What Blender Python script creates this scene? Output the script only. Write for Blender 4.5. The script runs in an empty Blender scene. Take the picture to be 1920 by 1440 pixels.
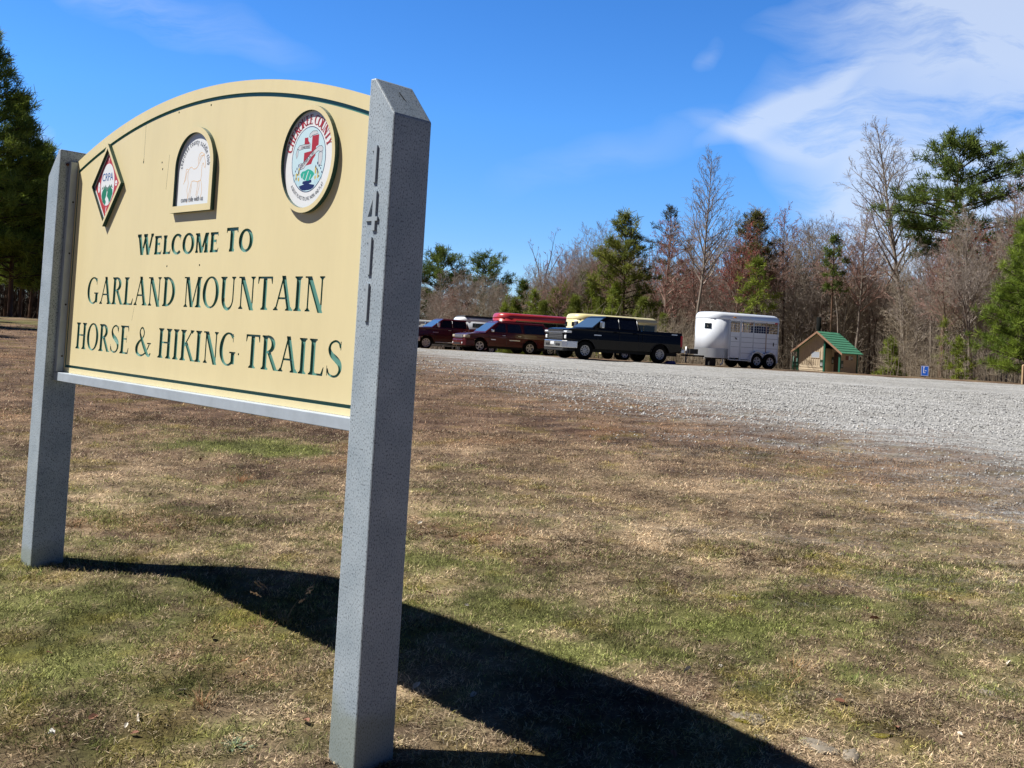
import bpy, bmesh, math, random
import numpy as np
from mathutils import Vector, Matrix
from mathutils.geometry import delaunay_2d_cdt
random.seed(7); RNG = np.random.default_rng(11)
C = bpy.context.scene.collection
PI = math.pi; R = math.radians

# ------------------------------------------------------------------ camera
F, PITCH, ROLL, CY = 1830.125, 0.03195, 0.05786, 580.25
fw = Vector((0, math.cos(PITCH), math.sin(PITCH))); r0 = Vector((1, 0, 0)); u0 = r0.cross(fw)
rt = math.cos(ROLL)*r0 + math.sin(ROLL)*u0; up = -math.sin(ROLL)*r0 + math.cos(ROLL)*u0
cam = bpy.data.cameras.new('camera'); co = bpy.data.objects.new('camera', cam); C.objects.link(co)
co.matrix_world = Matrix(((rt.x, up.x, -fw.x, 0), (rt.y, up.y, -fw.y, 0), (rt.z, up.z, -fw.z, 1.6), (0, 0, 0, 1)))
cam.sensor_fit = 'HORIZONTAL'; cam.sensor_width = 36; cam.lens = F/1920*36; cam.shift_y = -(720-CY)/1920
cam.clip_end = 6000; cam.clip_start = .05
bpy.context.scene.camera = co

def at(px, py, y):                      # the world point at depth y seen at a given place of the photo
    d = rt*((px-960)/F) - up*((py-CY)/F) + fw
    t = y/d.y
    return Vector((d.x*t, y, 1.6+d.z*t))

def sm(a, b, x):
    t = np.clip((x-a)/(b-a), 0, 1); return t*t*(3-2*t)
def hgt(x, y):
    x = np.asarray(x, float); y = np.asarray(y, float)
    yy = np.minimum(y, 47.)
    h = np.where(yy > 3.4, 1.0*(1-np.exp(-np.maximum(yy-3.4, 0)/14.5)), (yy-3.4)*.02)
    h = np.maximum(h, -.6)
    far = -.13*sm(47, 60, y) - .021*np.clip(y-60, 0, 60)
    left = .38*sm(-8, -22, x)*sm(30, 60, y)
    h = h + np.where(x < -16, .35*far, far) + left
    h = h + .016*np.sin(x*1.9+.7*y)*np.sin(y*1.3-.5*x) + .010*np.sin(x*4.1+1)*np.sin(y*3.7+x)
    return h
def gz(x, y): return float(hgt(x, y))
def ground_at(px, py):
    d = rt*((px-960)/F) - up*((py-CY)/F) + fw
    t = 1.6/max(-d.z, 1e-4); t = min(t, 200)
    for i in range(80):
        q = d*t; t = .5*t + .5*(1.6-gz(q.x, q.y))/max(-d.z, 1e-4)
    q = d*t
    return Vector((q.x, q.y, gz(q.x, q.y)))

# value noise in numpy
def vnoise(x, y, s, seed=0):
    x = np.asarray(x)/s+100.3; y = np.asarray(y)/s+57.7
    xi = np.floor(x).astype(np.int64); yi = np.floor(y).astype(np.int64); fx = x-xi; fy = y-yi
    fx = fx*fx*(3-2*fx); fy = fy*fy*(3-2*fy)
    def hsh(a, b):
        n = (a*374761393 + b*668265263 + seed*982451653) & 0x7fffffff
        n = ((n ^ (n >> 13))*1274126177) & 0x7fffffff
        return ((n ^ (n >> 16)) & 0xffff)/65535.
    return (hsh(xi, yi)*(1-fx)+hsh(xi+1, yi)*fx)*(1-fy)+(hsh(xi, yi+1)*(1-fx)+hsh(xi+1, yi+1)*fx)*fy
def fbm(x, y, s, seed=0, o=3):
    v = 0; a = .5; n = 0
    for i in range(o):
        v = v+a*vnoise(x, y, s, seed+i*17); n += a; a *= .55; s *= .45
    return v/n

# ------------------------------------------------------------------ materials
MATS = {}
def nt(m):
    m.use_nodes = True; return m.node_tree.nodes, m.node_tree.links
def mat(name, col, rough=.6, metal=0, var=0, scale=8, bump=0, bscale=60, coat=0, spec=.5, stretch=None, dark=None, darkat=.5, obj=True, trans=0, sub=0):
    if name in MATS: return MATS[name]
    m = bpy.data.materials.new(name); N, L = nt(m); b = N['Principled BSDF']
    b.inputs['Base Color'].default_value = (*col, 1); b.inputs['Roughness'].default_value = rough
    b.inputs['Metallic'].default_value = metal; b.inputs['Coat Weight'].default_value = coat
    b.inputs['Specular IOR Level'].default_value = spec
    if trans: b.inputs['Transmission Weight'].default_value = trans
    tc = N.new('ShaderNodeTexCoord'); out = tc.outputs['Object']
    if not obj:
        g = N.new('ShaderNodeNewGeometry'); out = g.outputs['Position']
    if stretch:
        mp = N.new('ShaderNodeMapping'); mp.inputs['Scale'].default_value = stretch
        L.new(out, mp.inputs['Vector']); out = mp.outputs['Vector']
    if var:
        n = N.new('ShaderNodeTexNoise'); n.inputs['Scale'].default_value = scale; n.inputs['Detail'].default_value = 5; n.inputs['Roughness'].default_value = .65
        L.new(out, n.inputs['Vector'])
        r = N.new('ShaderNodeValToRGB'); L.new(n.outputs['Fac'], r.inputs['Fac'])
        lo = dark if dark else tuple(c*(1-var) for c in col); hi = tuple(min(1, c*(1+var)) for c in col)
        r.color_ramp.elements[0].position = .5-.22 if not dark else darkat-.1; r.color_ramp.elements[1].position = .5+.22 if not dark else darkat+.12
        r.color_ramp.elements[0].color = (*lo, 1); r.color_ramp.elements[1].color = (*hi, 1)
        L.new(r.outputs['Color'], b.inputs['Base Color'])
    if bump:
        n2 = N.new('ShaderNodeTexNoise'); n2.inputs['Scale'].default_value = bscale; n2.inputs['Detail'].default_value = 4
        L.new(out, n2.inputs['Vector'])
        bp = N.new('ShaderNodeBump'); bp.inputs['Strength'].default_value = bump; bp.inputs['Distance'].default_value = .01
        L.new(n2.outputs['Fac'], bp.inputs['Height']); L.new(bp.outputs['Normal'], b.inputs['Normal'])
    MATS[name] = m; return m

def vcol_mat(name, rough=.8, back=0, spec=.2):
    m = bpy.data.materials.new(name); N, L = nt(m); b = N['Principled BSDF']
    a = N.new('ShaderNodeAttribute'); a.attribute_name = 'Col'
    L.new(a.outputs['Color'], b.inputs['Base Color']); b.inputs['Roughness'].default_value = rough; b.inputs['Specular IOR Level'].default_value = spec
    if back:
        t = N.new('ShaderNodeBsdfTranslucent'); L.new(a.outputs['Color'], t.inputs['Color'])
        mx = N.new('ShaderNodeMixShader'); mx.inputs['Fac'].default_value = back
        L.new(b.outputs[0], mx.inputs[1]); L.new(t.outputs[0], mx.inputs[2]); L.new(mx.outputs[0], N['Material Output'].inputs['Surface'])
    MATS[name] = m; return m

# ------------------------------------------------------------------ objects
def tag(o, label=None, cat=None, group=None, kind=None):
    if label: o['label'] = label
    if cat: o['category'] = cat
    if group: o['group'] = group
    if kind: o['kind'] = kind
    return o
def empty(name, loc, rz=0, label=None, cat=None, group=None):
    o = bpy.data.objects.new(name, None); C.objects.link(o); o.location = loc; o.rotation_euler = (0, 0, rz)
    o.empty_display_size = .2
    return tag(o, label, cat, group)
def meshobj(name, me, parent=None, m=None):
    o = bpy.data.objects.new(name, me); C.objects.link(o)
    if parent is not None: o.parent = parent
    if m is not None and not me.materials: me.materials.append(m)
    return o
def copy_tree(o, parent=None):
    c = o.copy(); C.objects.link(c); c.parent = parent
    for ch in o.children: copy_tree(ch, c)
    return c

class MB:
    def __init__(s): s.v = []; s.f = []; s.mi = []; s.mats = []; s.sm = []
    def slot(s, m):
        if m not in s.mats: s.mats.append(m)
        return s.mats.index(m)
    def add(s, vs, fs, m, smooth=False):
        k = len(s.v); i = s.slot(m)
        s.v += [tuple(v) for v in vs]
        for f in fs: s.f.append([a+k for a in f]); s.mi.append(i); s.sm.append(smooth)
        return s
    def box(s, x0, x1, y0, y1, z0, z1, m, M=None):
        vs = [Vector((x, y, z)) for z in (z0, z1) for y in (y0, y1) for x in (x0, x1)]
        if M is not None: vs = [M @ v for v in vs]
        return s.add(vs, [(0, 2, 3, 1), (4, 5, 7, 6), (0, 1, 5, 4), (2, 6, 7, 3), (0, 4, 6, 2), (1, 3, 7, 5)], m)
    def prism(s, poly, h0, h1, m, ax='y', M=None):     # poly 2D extruded along an axis
        n = len(poly)
        def P(a, b, h): return Vector({'y': (a, h, b), 'z': (a, b, h), 'x': (h, a, b)}[ax])
        vs = [P(a, b, h0) for a, b in poly]+[P(a, b, h1) for a, b in poly]
        if M is not None: vs = [M @ v for v in vs]
        fs = [list(range(n)), list(range(2*n-1, n-1, -1))]+[(i, i+n, (i+1) % n+n, (i+1) % n) for i in range(n)]
        return s.add(vs, fs, m)
    def quad(s, pts, m): return s.add(pts, [tuple(range(len(pts)))], m)
    def tube(s, pts, rad, m, n=8, cap=True, smooth=True):
        pts = [Vector(p) for p in pts]
        if not hasattr(rad, '__len__'): rad = [rad]*len(pts)
        vs = []; fs = []
        for i, p in enumerate(pts):
            d = (pts[min(i+1, len(pts)-1)]-pts[max(i-1, 0)]).normalized()
            a = d.cross(Vector((0, 0, 1))) if abs(d.z) < .95 else d.cross(Vector((1, 0, 0)))
            a.normalize(); b = d.cross(a)
            for k in range(n):
                t = 2*PI*k/n; vs.append(p+rad[i]*(math.cos(t)*a+math.sin(t)*b))
        for i in range(len(pts)-1):
            for k in range(n): fs.append((i*n+k, i*n+(k+1) % n, (i+1)*n+(k+1) % n, (i+1)*n+k))
        if cap: fs += [tuple(range(n-1, -1, -1)), tuple((len(pts)-1)*n+k for k in range(n))]
        return s.add(vs, fs, m, smooth)
    def lathe(s, prof, c, axis, m, n=24, smooth=True):   # prof = [(r,h)], axis 'y' or 'z'
        vs = []; fs = []
        for r_, h in prof:
            for k in range(n):
                t = 2*PI*k/n
                vs.append(Vector(c)+(Vector((r_*math.cos(t), h, r_*math.sin(t))) if axis == 'y' else Vector((r_*math.cos(t), r_*math.sin(t), h))))
        for i in range(len(prof)-1):
            for k in range(n): fs.append((i*n+k, (i+1)*n+k, (i+1)*n+(k+1) % n, i*n+(k+1) % n))
        return s.add(vs, fs, m, smooth)
    def rings(s, rings, m, cap=True, smooth=True, m_fn=None):
        n = len(rings[0]); k0 = len(s.v); vs = [v for r_ in rings for v in r_]; fs = []
        for i in range(len(rings)-1):
            for k in range(n): fs.append((i*n+k, i*n+(k+1) % n, (i+1)*n+(k+1) % n, (i+1)*n+k))
        if cap: fs += [tuple(range(n-1, -1, -1)), tuple((len(rings)-1)*n+k for k in range(n))]
        return s.add(vs, fs, m, smooth)
    def build(s, name, parent=None, bevel=0, seg=2, fix=True, loc=None, smooth_angle=None):
        me = bpy.data.meshes.new(name); me.from_pydata(s.v, [], s.f)
        for m in s.mats: me.materials.append(m)
        me.polygons.foreach_set('material_index', s.mi); me.polygons.foreach_set('use_smooth', s.sm)
        if fix:
            bm = bmesh.new(); bm.from_mesh(me); bmesh.ops.recalc_face_normals(bm, faces=bm.faces); bm.to_mesh(me); bm.free()
        me.update(); o = meshobj(name, me, parent)
        if loc is not None: o.location = loc
        if bevel:
            b = o.modifiers.new('bevel', 'BEVEL'); b.width = bevel; b.segments = seg; b.limit_method = 'ANGLE'; b.angle_limit = R(35)
            b.harden_normals = False
        return o

# 2D inlay: overlapping polygons, highest layer wins, each layer with its own depth and material
def ccw(p):
    a = sum(p[i][0]*p[(i+1) % len(p)][1]-p[(i+1) % len(p)][0]*p[i][1] for i in range(len(p)))
    return p if a > 0 else p[::-1]
def inlay(name, layers, parent, wall, y0=0, thick=0, thickmat=None):
    """layers: list of (polys, depth, material) in (x,z); depth goes into +Y"""
    vs = []; fs = []; lay = []
    for li, (polys, dep, m) in enumerate(layers):
        for p in polys:
            if len(p) < 3: continue
            for p in ([p] if len(p) != 4 else [[p[0], p[1], p[2]], [p[0], p[2], p[3]]]):
                if len(p) == 3 and abs((p[1][0]-p[0][0])*(p[2][1]-p[0][1])-(p[2][0]-p[0][0])*(p[1][1]-p[0][1])) < 1e-9: continue
                p = ccw([tuple(q) for q in p]); k = len(vs)
                vs += [Vector((a, b)) for a, b in p]; fs.append(list(range(k, k+len(p)))); lay.append(li)
    V, E_, Fo, ov, oe, of = delaunay_2d_cdt(vs, [], fs, 1, 1e-6)
    mb = MB(); idx = {}; tl = []
    def vid(i, d):
        if (i, d) not in idx: idx[(i, d)] = len(mb.v); mb.v.append((V[i].x, y0+d, V[i].y))
        return idx[(i, d)]
    edges = {}
    for f, o in zip(Fo, of):
        if not o: continue
        l = max(lay[a] for a in o); d = layers[l][1]
        t = list(f)
        ar = (V[t[1]].x-V[t[0]].x)*(V[t[2]].y-V[t[0]].y)-(V[t[2]].x-V[t[0]].x)*(V[t[1]].y-V[t[0]].y)
        if ar < 0: t = t[::-1]
        mb.f.append([vid(a, d) for a in t]); mb.mi.append(mb.slot(layers[l][2])); mb.sm.append(False)
        for i in range(len(t)):
            a, b = t[i], t[(i+1) % len(t)]
            edges.setdefault((min(a, b), max(a, b)), []).append((a, b, d))
    for k, lst in edges.items():
        if len(lst) == 2 and abs(lst[0][2]-lst[1][2]) > 1e-6:
            a, b, d = lst[0]; d2 = lst[1][2]
            mb.f.append([vid(b, d), vid(a, d), vid(a, d2), vid(b, d2)]); mb.mi.append(mb.slot(wall)); mb.sm.append(False)
        elif len(lst) == 1 and thick:
            a, b, d = lst[0]
            mb.f.append([vid(b, d), vid(a, d), vid(a, thick), vid(b, thick)]); mb.mi.append(mb.slot(thickmat or wall)); mb.sm.append(False)
    return mb.build(name, parent, fix=False)

# ------------------------------------------------------------------ letters
def ell(cx, cy, rx, ry, n=48, a0=0, a1=360):
    k = n if abs(a1-a0) >= 360 else n+1
    return [(cx+rx*math.cos(R(a0+(a1-a0)*i/n)), cy+ry*math.sin(R(a0+(a1-a0)*i/n))) for i in range(k)]
def band(pts, w):                          # a stroke with changing width as a row of quads
    out = []; n = len(pts); L_, R_ = [], []
    for i, (x, y) in enumerate(pts):
        a = pts[max(i-1, 0)]; b = pts[min(i+1, n-1)]; dx, dy = b[0]-a[0], b[1]-a[1]; l = math.hypot(dx, dy) or 1
        h = (w(i/(n-1)) if callable(w) else w)/2
        L_.append((x-dy/l*h, y+dx/l*h)); R_.append((x+dy/l*h, y-dx/l*h))
    for i in range(n-1): out.append([L_[i], L_[i+1], R_[i+1], R_[i]])
    return out
def spline(P, n=8):
    out = []
    for i in range(len(P)-1):
        p0 = P[max(i-1, 0)]; p1 = P[i]; p2 = P[i+1]; p3 = P[min(i+2, len(P)-1)]
        for k in range(n):
            t = k/n
            out.append(tuple(.5*((2*p1[j])+(-p0[j]+p2[j])*t+(2*p0[j]-5*p1[j]+4*p2[j]-p3[j])*t*t+(-p0[j]+3*p1[j]-3*p2[j]+p3[j])*t**3) for j in (0, 1)))
    return out+[tuple(P[-1])]
def glyph(ch, T=.13, t=.045, s=.07):
    """upright letter of height 1: polygons and width; s = serif reach"""
    P = []; sh = max(.035, t*.8)
    def rect(x0, y0, x1, y1): P.append([(x0, y0), (x1, y0), (x1, y1), (x0, y1)])
    def serif(xc, y, w):
        d = -1 if y > .5 else 1
        rect(xc-w/2-s, min(y, y+d*sh), xc+w/2+s, max(y, y+d*sh))
        P.append([(xc-w/2-s*.6, y+d*sh*.9), (xc+w/2+s*.6, y+d*sh*.9), (xc+w/2-.001, y+d*(sh+.06)), (xc-w/2+.001, y+d*(sh+.06))])
    def stem(xc, w, a=True, b=True):
        rect(xc-w/2, 0, xc+w/2, 1)
        if a: serif(xc, 0, w)
        if b: serif(xc, 1, w)
    def diag(x0, y0, x1, y1, w): P.append([(x0-w/2, y0), (x0+w/2, y0), (x1+w/2, y1), (x1-w/2, y1)])
    def bowl(cx, cy, rx, ry, a0, a1, n=40, Tk=None):
        pts = ell(cx, cy, rx, ry, n, a0, a1)
        if abs(a1-a0) >= 360: pts.append(pts[0]); pts.append(pts[1])
        P.extend(band(pts, lambda u: t+((Tk or T)-t)*abs(math.cos(R(a0+(a1-a0)*u)))**1.5))
    if ch == 'I': stem(.2, T); return P, .4
    if ch == 'H': stem(.19, T); stem(.65, T); rect(.2, .5, .64, .5+t); return P, .84
    if ch == 'L':
        stem(.19, T); rect(.2, 0, .6, t); P.append([(.5, 0), (.6, 0), (.64, .24), (.61, .24)]); return P, .66
    if ch == 'E':
        stem(.19, T); rect(.2, 0, .58, t); rect(.2, 1-t, .56, 1); rect(.2, .5, .46, .5+t)
        P.append([(.5, 0), (.58, 0), (.62, .22), (.59, .22)]); P.append([(.5, 1), (.57, 1), (.585, .8), (.56, .8)])
        P.append([(.45, .4), (.47, .4), (.47, .64), (.45, .64)]); return P, .66
    if ch == 'T':
        stem(.36, T, True, False); rect(.06, 1-t*1.1, .66, 1)
        P.append([(.04, 1), (.13, 1), (.07, .78), (.04, .78)]); P.append([(.59, 1), (.68, 1), (.68, .78), (.65, .78)]); return P, .72
    if ch == 'N':
        stem(.18, t, True, False); diag(.12+T*.5, 1, .68, -.03, T*1.15); stem(.7, t, False, True); rect(.04, 1-sh, .3, 1); return P, .86
    if ch == 'M':
        stem(.18, t, True, False); diag(.24, 1, .5, 0, T); diag(.8, 1, .52, 0, t*1.1); stem(.84, T, True, False)
        rect(.05, 1-sh, .3, 1); rect(.75, 1-sh, .98, 1); return P, 1.02
    if ch == 'U':
        rect(.19-T/2, .33, .19+T/2, 1); serif(.19, 1, T); rect(.66-t/2, .33, .66+t/2, 1); serif(.66, 1, t)
        pts = ell(.425, .33, .235, .345, 24, 180, 360); P.extend(band(pts, lambda u: T+(t-T)*min(1, u*1.25))); return P, .84
    if ch == 'A':
        diag(.12, 0, .40, 1.0, t*1.1); diag(.68, 0, .40, 1.02, T); rect(.22, .33, .58, .33+t); serif(.12, 0, t); serif(.68, 0, T); return P, .8
    if ch == 'V':
        diag(.12, 1, .40, 0, T); diag(.68, 1, .42, 0, t*1.1); serif(.12, 1, T); serif(.68, 1, t); return P, .8
    if ch == 'W':
        diag(.12, 1, .36, 0, T); diag(.6, 1, .37, 0, t); diag(.56, 1, .8, 0, T); diag(1.04, 1, .81, 0, t)
        serif(.12, 1, T); serif(.57, 1, T); serif(1.04, 1, t); return P, 1.16
    if ch == 'O': bowl(.42, .5, .33, .485, 0, 360, 56); return P, .84
    if ch == 'D': stem(.19, T); bowl(.22, .5, .43, .478, -90, 90); return P, .78
    if ch == 'P': stem(.19, T); bowl(.25, .745, .29, .232, -90, 90); return P, .66
    if ch == 'R':
        stem(.19, T); bowl(.25, .745, .29, .232, -90, 90); diag(.36, .52, .68, 0, T); rect(.62, 0, .8, sh*.8); return P, .76
    if ch == 'B': stem(.19, T); bowl(.25, .76, .26, .218, -90, 90); bowl(.25, .27, .32, .25, -90, 90); return P, .7
    if ch in 'CG':
        bowl(.43, .5, .34, .485, 48, 312, 44); P.append([(.63, .97), (.67, .97), (.675, .72), (.65, .72)])
        if ch == 'G':
            rect(.62-T*.2, .05, .62+T*.8, .4); rect(.5, .38, .8, .38+sh)
        return P, (.86 if ch == 'G' else .8)
    if ch == 'S':
        c = spline([(.555, .80), (.5, .925), (.36, .975), (.2, .9), (.15, .75), (.24, .6), (.42, .48), (.55, .36), (.575, .2), (.48, .06), (.32, .022), (.16, .08), (.09, .22)])
        P.extend(band(c, lambda u: t+(T*1.05-t)*math.exp(-((u-.5)/.17)**2)))
        P.append([(.55, .97), (.58, .97), (.585, .74), (.56, .74)]); P.append([(.075, .03), (.1, .03), (.085, .3), (.065, .3)]); return P, .66
    if ch == 'K':
        stem(.19, T); diag(.66, 1, .22, .42, t*1.2); diag(.34, .6, .72, 0, T); serif(.66, 1, t); rect(.62, 0, .86, sh); return P, .8
    if ch == 'Y':
        rect(.4-T/2, 0, .4+T/2, .5); serif(.4, 0, T); diag(.13, 1, .38, .46, T); diag(.68, 1, .42, .46, t*1.2); serif(.13, 1, T); serif(.68, 1, t); return P, .8
    if ch == '&':
        c = spline([(.88, .42), (.74, .2), (.55, .05), (.33, .01), (.14, .1), (.1, .28), (.22, .46), (.45, .62), (.53, .8), (.43, .96), (.31, .93), (.27, .78), (.38, .58), (.58, .3), (.76, .08), (.9, .03), (.97, .12)])
        P.extend(band(c, lambda u: t+(T*.95-t)*max(math.exp(-((u-.82)/.1)**2), math.exp(-((u-.3)/.09)**2)))); rect(.74, .42, .98, .42+sh); return P, 1.0
    return P, .35
def text_line(txt, x0, x1, z0, h, T, t, s=.07, hts=None, gap=.02):
    adv = []; tot = 0
    for i, ch in enumerate(txt):
        P, w = glyph(ch, T, t, s) if ch != ' ' else ([], .34)
        k = hts[i]/h if hts else 1
        adv.append((P, tot, k)); tot += (w+gap)*k
    sx = (x1-x0)/tot; out = []
    for P, x, k in adv:
        for p in P: out.append([(x0+(x+a*k)*sx, z0+b*h*k) for a, b in p])
    return out
def font_tris(txt, bold=False):
    cu = bpy.data.curves.new('t', 'FONT'); cu.body = txt; cu.size = 1; cu.resolution_u = 3
    o = bpy.data.objects.new('t', cu); C.objects.link(o); dg = bpy.context.evaluated_depsgraph_get()
    me = bpy.data.meshes.new_from_object(o.evaluated_get(dg)); bpy.data.objects.remove(o)
    vs = [(v.co.x, v.co.y) for v in me.vertices]; fs = [list(p.vertices) for p in me.polygons]; bpy.data.meshes.remove(me); return vs, fs
def font_adv(ch):
    return {'i': .28, 'l': .28, ' ': .3, 'm': .92, 'w': .78, ',': .3, 'r': .42, 't': .4, 'I': .32, 'W': .92, 'M': .86, 'R': .66, '1': .58}.get(ch, .6 if ch.islower() else .68)
def arc_text(mb, txt, cx, cz, rx, rz, a_mid, size, m, y, inward=False, serif=False, spacing=1., squash=1.):
    tot = sum(font_adv(c) for c in txt)*size*spacing*squash; a = None
    rad = (rx+rz)/2; sgn = 1 if inward else -1; pos = -tot/2
    for c in txt:
        w = font_adv(c)*size*spacing*squash; ang = R(a_mid)+sgn*(pos+w/2)/rad; pos += w
        if c == ' ': continue
        px, pz = cx+rx*math.cos(ang), cz+rz*math.sin(ang); th = ang-PI/2 if not inward else ang+PI/2
        if serif: polys, gw = glyph(c, .19, .07, .08); gw /= 1.0
        def tr(a_, b_, gw):
            a2 = (a_-gw/2)*size*squash; b2 = b_*size
            return (px+a2*math.cos(th)-b2*math.sin(th), y, pz+a2*math.sin(th)+b2*math.cos(th))
        if serif:
            for p in polys: mb.add([tr(a_, b_, gw) for a_, b_ in ccw(p)], [list(range(len(p)))], m)
        else:
            vs, fs = font_tris(c)
            if not vs: continue
            gw = max(v[0] for v in vs)+min(v[0] for v in vs)
            mb.add([tr(v[0], v[1], gw) for v in vs], fs, m)
def flat_text(mb, txt, x0, z0, size, m, y, sx=1., rot=0):
    vs, fs = font_tris(txt); c, s_ = math.cos(rot), math.sin(rot)
    mb.add([(x0+(v[0]*sx*c-v[1]*s_)*size, y, z0+(v[0]*sx*s_+v[1]*c)*size) for v in vs], fs, m)
# ------------------------------------------------------------------ light and sky
SUN = Vector((-.755, .058, 1)).normalized(); EL = math.asin(SUN.z); AZ = math.atan2(SUN.x, SUN.y)
w = bpy.data.worlds.new('World'); bpy.context.scene.world = w; w.use_nodes = True
N, L = w.node_tree.nodes, w.node_tree.links; bg = N['Background']; bg.inputs['Strength'].default_value = .071
sk = N.new('ShaderNodeTexSky'); sk.sky_type = 'NISHITA'; sk.sun_disc = False; sk.sun_elevation = EL; sk.sun_rotation = AZ
sk.air_density = 1.0; sk.dust_density = .1; sk.ozone_density = 1.0; sk.altitude = 300
hs = N.new('ShaderNodeHueSaturation'); hs.inputs['Saturation'].default_value = 1.25; hs.inputs['Value'].default_value = 1.0
L.new(sk.outputs[0], hs.inputs['Color'])
tc = N.new('ShaderNodeTexCoord'); sp = N.new('ShaderNodeSeparateXYZ'); L.new(tc.outputs['Generated'], sp.inputs[0])
def wm(op, a, b=None, c=None, clamp=False):
    n = N.new('ShaderNodeMath'); n.operation = op; n.use_clamp = clamp
    for i, v in enumerate((a, b, c)):
        if v is None: continue
        if isinstance(v, (int, float)): n.inputs[i].default_value = v
        else: L.new(v, n.inputs[i])
    return n.outputs[0]
yy = wm('MAXIMUM', sp.outputs['Y'], .05)
cmb = N.new('ShaderNodeCombineXYZ'); L.new(wm('DIVIDE', sp.outputs['X'], yy), cmb.inputs[0]); L.new(wm('DIVIDE', sp.outputs['Z'], yy), cmb.inputs[1])
warp = N.new('ShaderNodeTexNoise'); warp.inputs['Scale'].default_value = 6.5; warp.inputs['Detail'].default_value = 3; L.new(cmb.outputs[0], warp.inputs['Vector'])
va = N.new('ShaderNodeVectorMath'); va.operation = 'MULTIPLY_ADD'; L.new(warp.outputs['Color'], va.inputs[0]); va.inputs[1].default_value = (.09, .09, 0); L.new(cmb.outputs[0], va.inputs[2])
total = None
# centre, half sizes, turn and weight of each veil of cirrus in the sky
for (cx, cy_, ra, rb, ang, wt) in [(.50, .345, .32, .11, 24, 1.35), (.44, .39, .22, .045, 12, .9), (.60, .24, .42, .12, 30, 1.0), (.40, .175, .20, .09, -24, 1.1), (.48, .15, .22, .08, 4, 1.0), (.27, .262, .12, .024, 28, 1.1), (.24, .225, .10, .018, -10, .5), (.185, .312, .028, .010, 50, .24),
                                  (-.36, .315, .16, .03, -16, .28), (-.46, .35, .16, .02, -8, .2), (-.5, .19, .03, .02, 20, .7), (.1, .2, .16, .03, 20, .12)]:
    mp = N.new('ShaderNodeMapping'); mp.vector_type = 'TEXTURE'; mp.inputs['Location'].default_value = (cx+.045, cy_+.045, 0)
    mp.inputs['Rotation'].default_value = (0, 0, R(ang)); mp.inputs['Scale'].default_value = (ra, rb, 1); L.new(va.outputs[0], mp.inputs['Vector'])
    g = N.new('ShaderNodeTexGradient'); g.gradient_type = 'SPHERICAL'; L.new(mp.outputs[0], g.inputs[0])
    v = wm('MULTIPLY', g.outputs['Fac'], wt)
    total = v if total is None else wm('ADD', total, v)
mp2 = N.new('ShaderNodeMapping'); mp2.inputs['Rotation'].default_value = (0, 0, R(-24)); mp2.inputs['Scale'].default_value = (4.6, 21, 1); L.new(va.outputs[0], mp2.inputs['Vector'])
n1 = N.new('ShaderNodeTexNoise'); n1.inputs['Scale'].default_value = 1.0; n1.inputs['Detail'].default_value = 10; n1.inputs['Roughness'].default_value = .66; L.new(mp2.outputs[0], n1.inputs['Vector'])
fac = wm('MULTIPLY', total, wm('SMOOTHSTEP' if False else 'MULTIPLY_ADD', n1.outputs['Fac'], 4.2, -1.30, True), clamp=True)
fac = wm('POWER', fac, .8)
fac = wm('MULTIPLY', fac, .66)
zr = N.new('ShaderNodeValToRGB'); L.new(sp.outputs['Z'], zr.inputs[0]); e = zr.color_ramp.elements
e[0].position = 0; e[0].color = (.80, .98, 1.42, 1); e[1].position = .58; e[1].color = (.09, .13, .19, 1)  # tints the visible sky; dims the unseen sky overhead to cut fill light
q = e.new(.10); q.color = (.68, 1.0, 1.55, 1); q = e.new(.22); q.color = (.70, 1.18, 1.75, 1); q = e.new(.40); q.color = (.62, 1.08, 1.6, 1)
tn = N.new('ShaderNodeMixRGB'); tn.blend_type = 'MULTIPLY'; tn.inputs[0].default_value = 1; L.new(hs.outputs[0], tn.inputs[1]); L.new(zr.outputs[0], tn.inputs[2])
yr = N.new('ShaderNodeValToRGB'); L.new(wm('MULTIPLY_ADD', sp.outputs['Y'], .5, .5), yr.inputs[0]); e = yr.color_ramp.elements; e[0].position = .42; e[0].color = (.12, .16, .24, 1); e[1].position = .8; e[1].color = (1, 1, 1, 1)  # sky behind the camera dimmed as well, so shaded sides stay dark
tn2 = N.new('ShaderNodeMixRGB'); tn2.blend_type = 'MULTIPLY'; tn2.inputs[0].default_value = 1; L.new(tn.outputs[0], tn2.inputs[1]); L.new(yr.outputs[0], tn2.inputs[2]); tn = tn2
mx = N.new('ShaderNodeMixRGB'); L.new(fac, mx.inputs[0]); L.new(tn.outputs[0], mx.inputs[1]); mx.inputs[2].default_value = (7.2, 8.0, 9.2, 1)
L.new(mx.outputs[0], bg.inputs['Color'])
sl = bpy.data.lights.new('sun', 'SUN'); sl.energy = 5.0; sl.angle = R(.53); sl.color = (1, .955, .88)
so = bpy.data.objects.new('sun', sl); C.objects.link(so); so.rotation_euler = SUN.to_track_quat('Z', 'Y').to_euler(); so.location = (-20, 0, 30)
sc = bpy.context.scene; sc.view_settings.view_transform = 'Standard'; sc.view_settings.look = 'None'; sc.view_settings.exposure = 0.62; sc.view_settings.gamma = 1
sc.render.engine = 'CYCLES'

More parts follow.
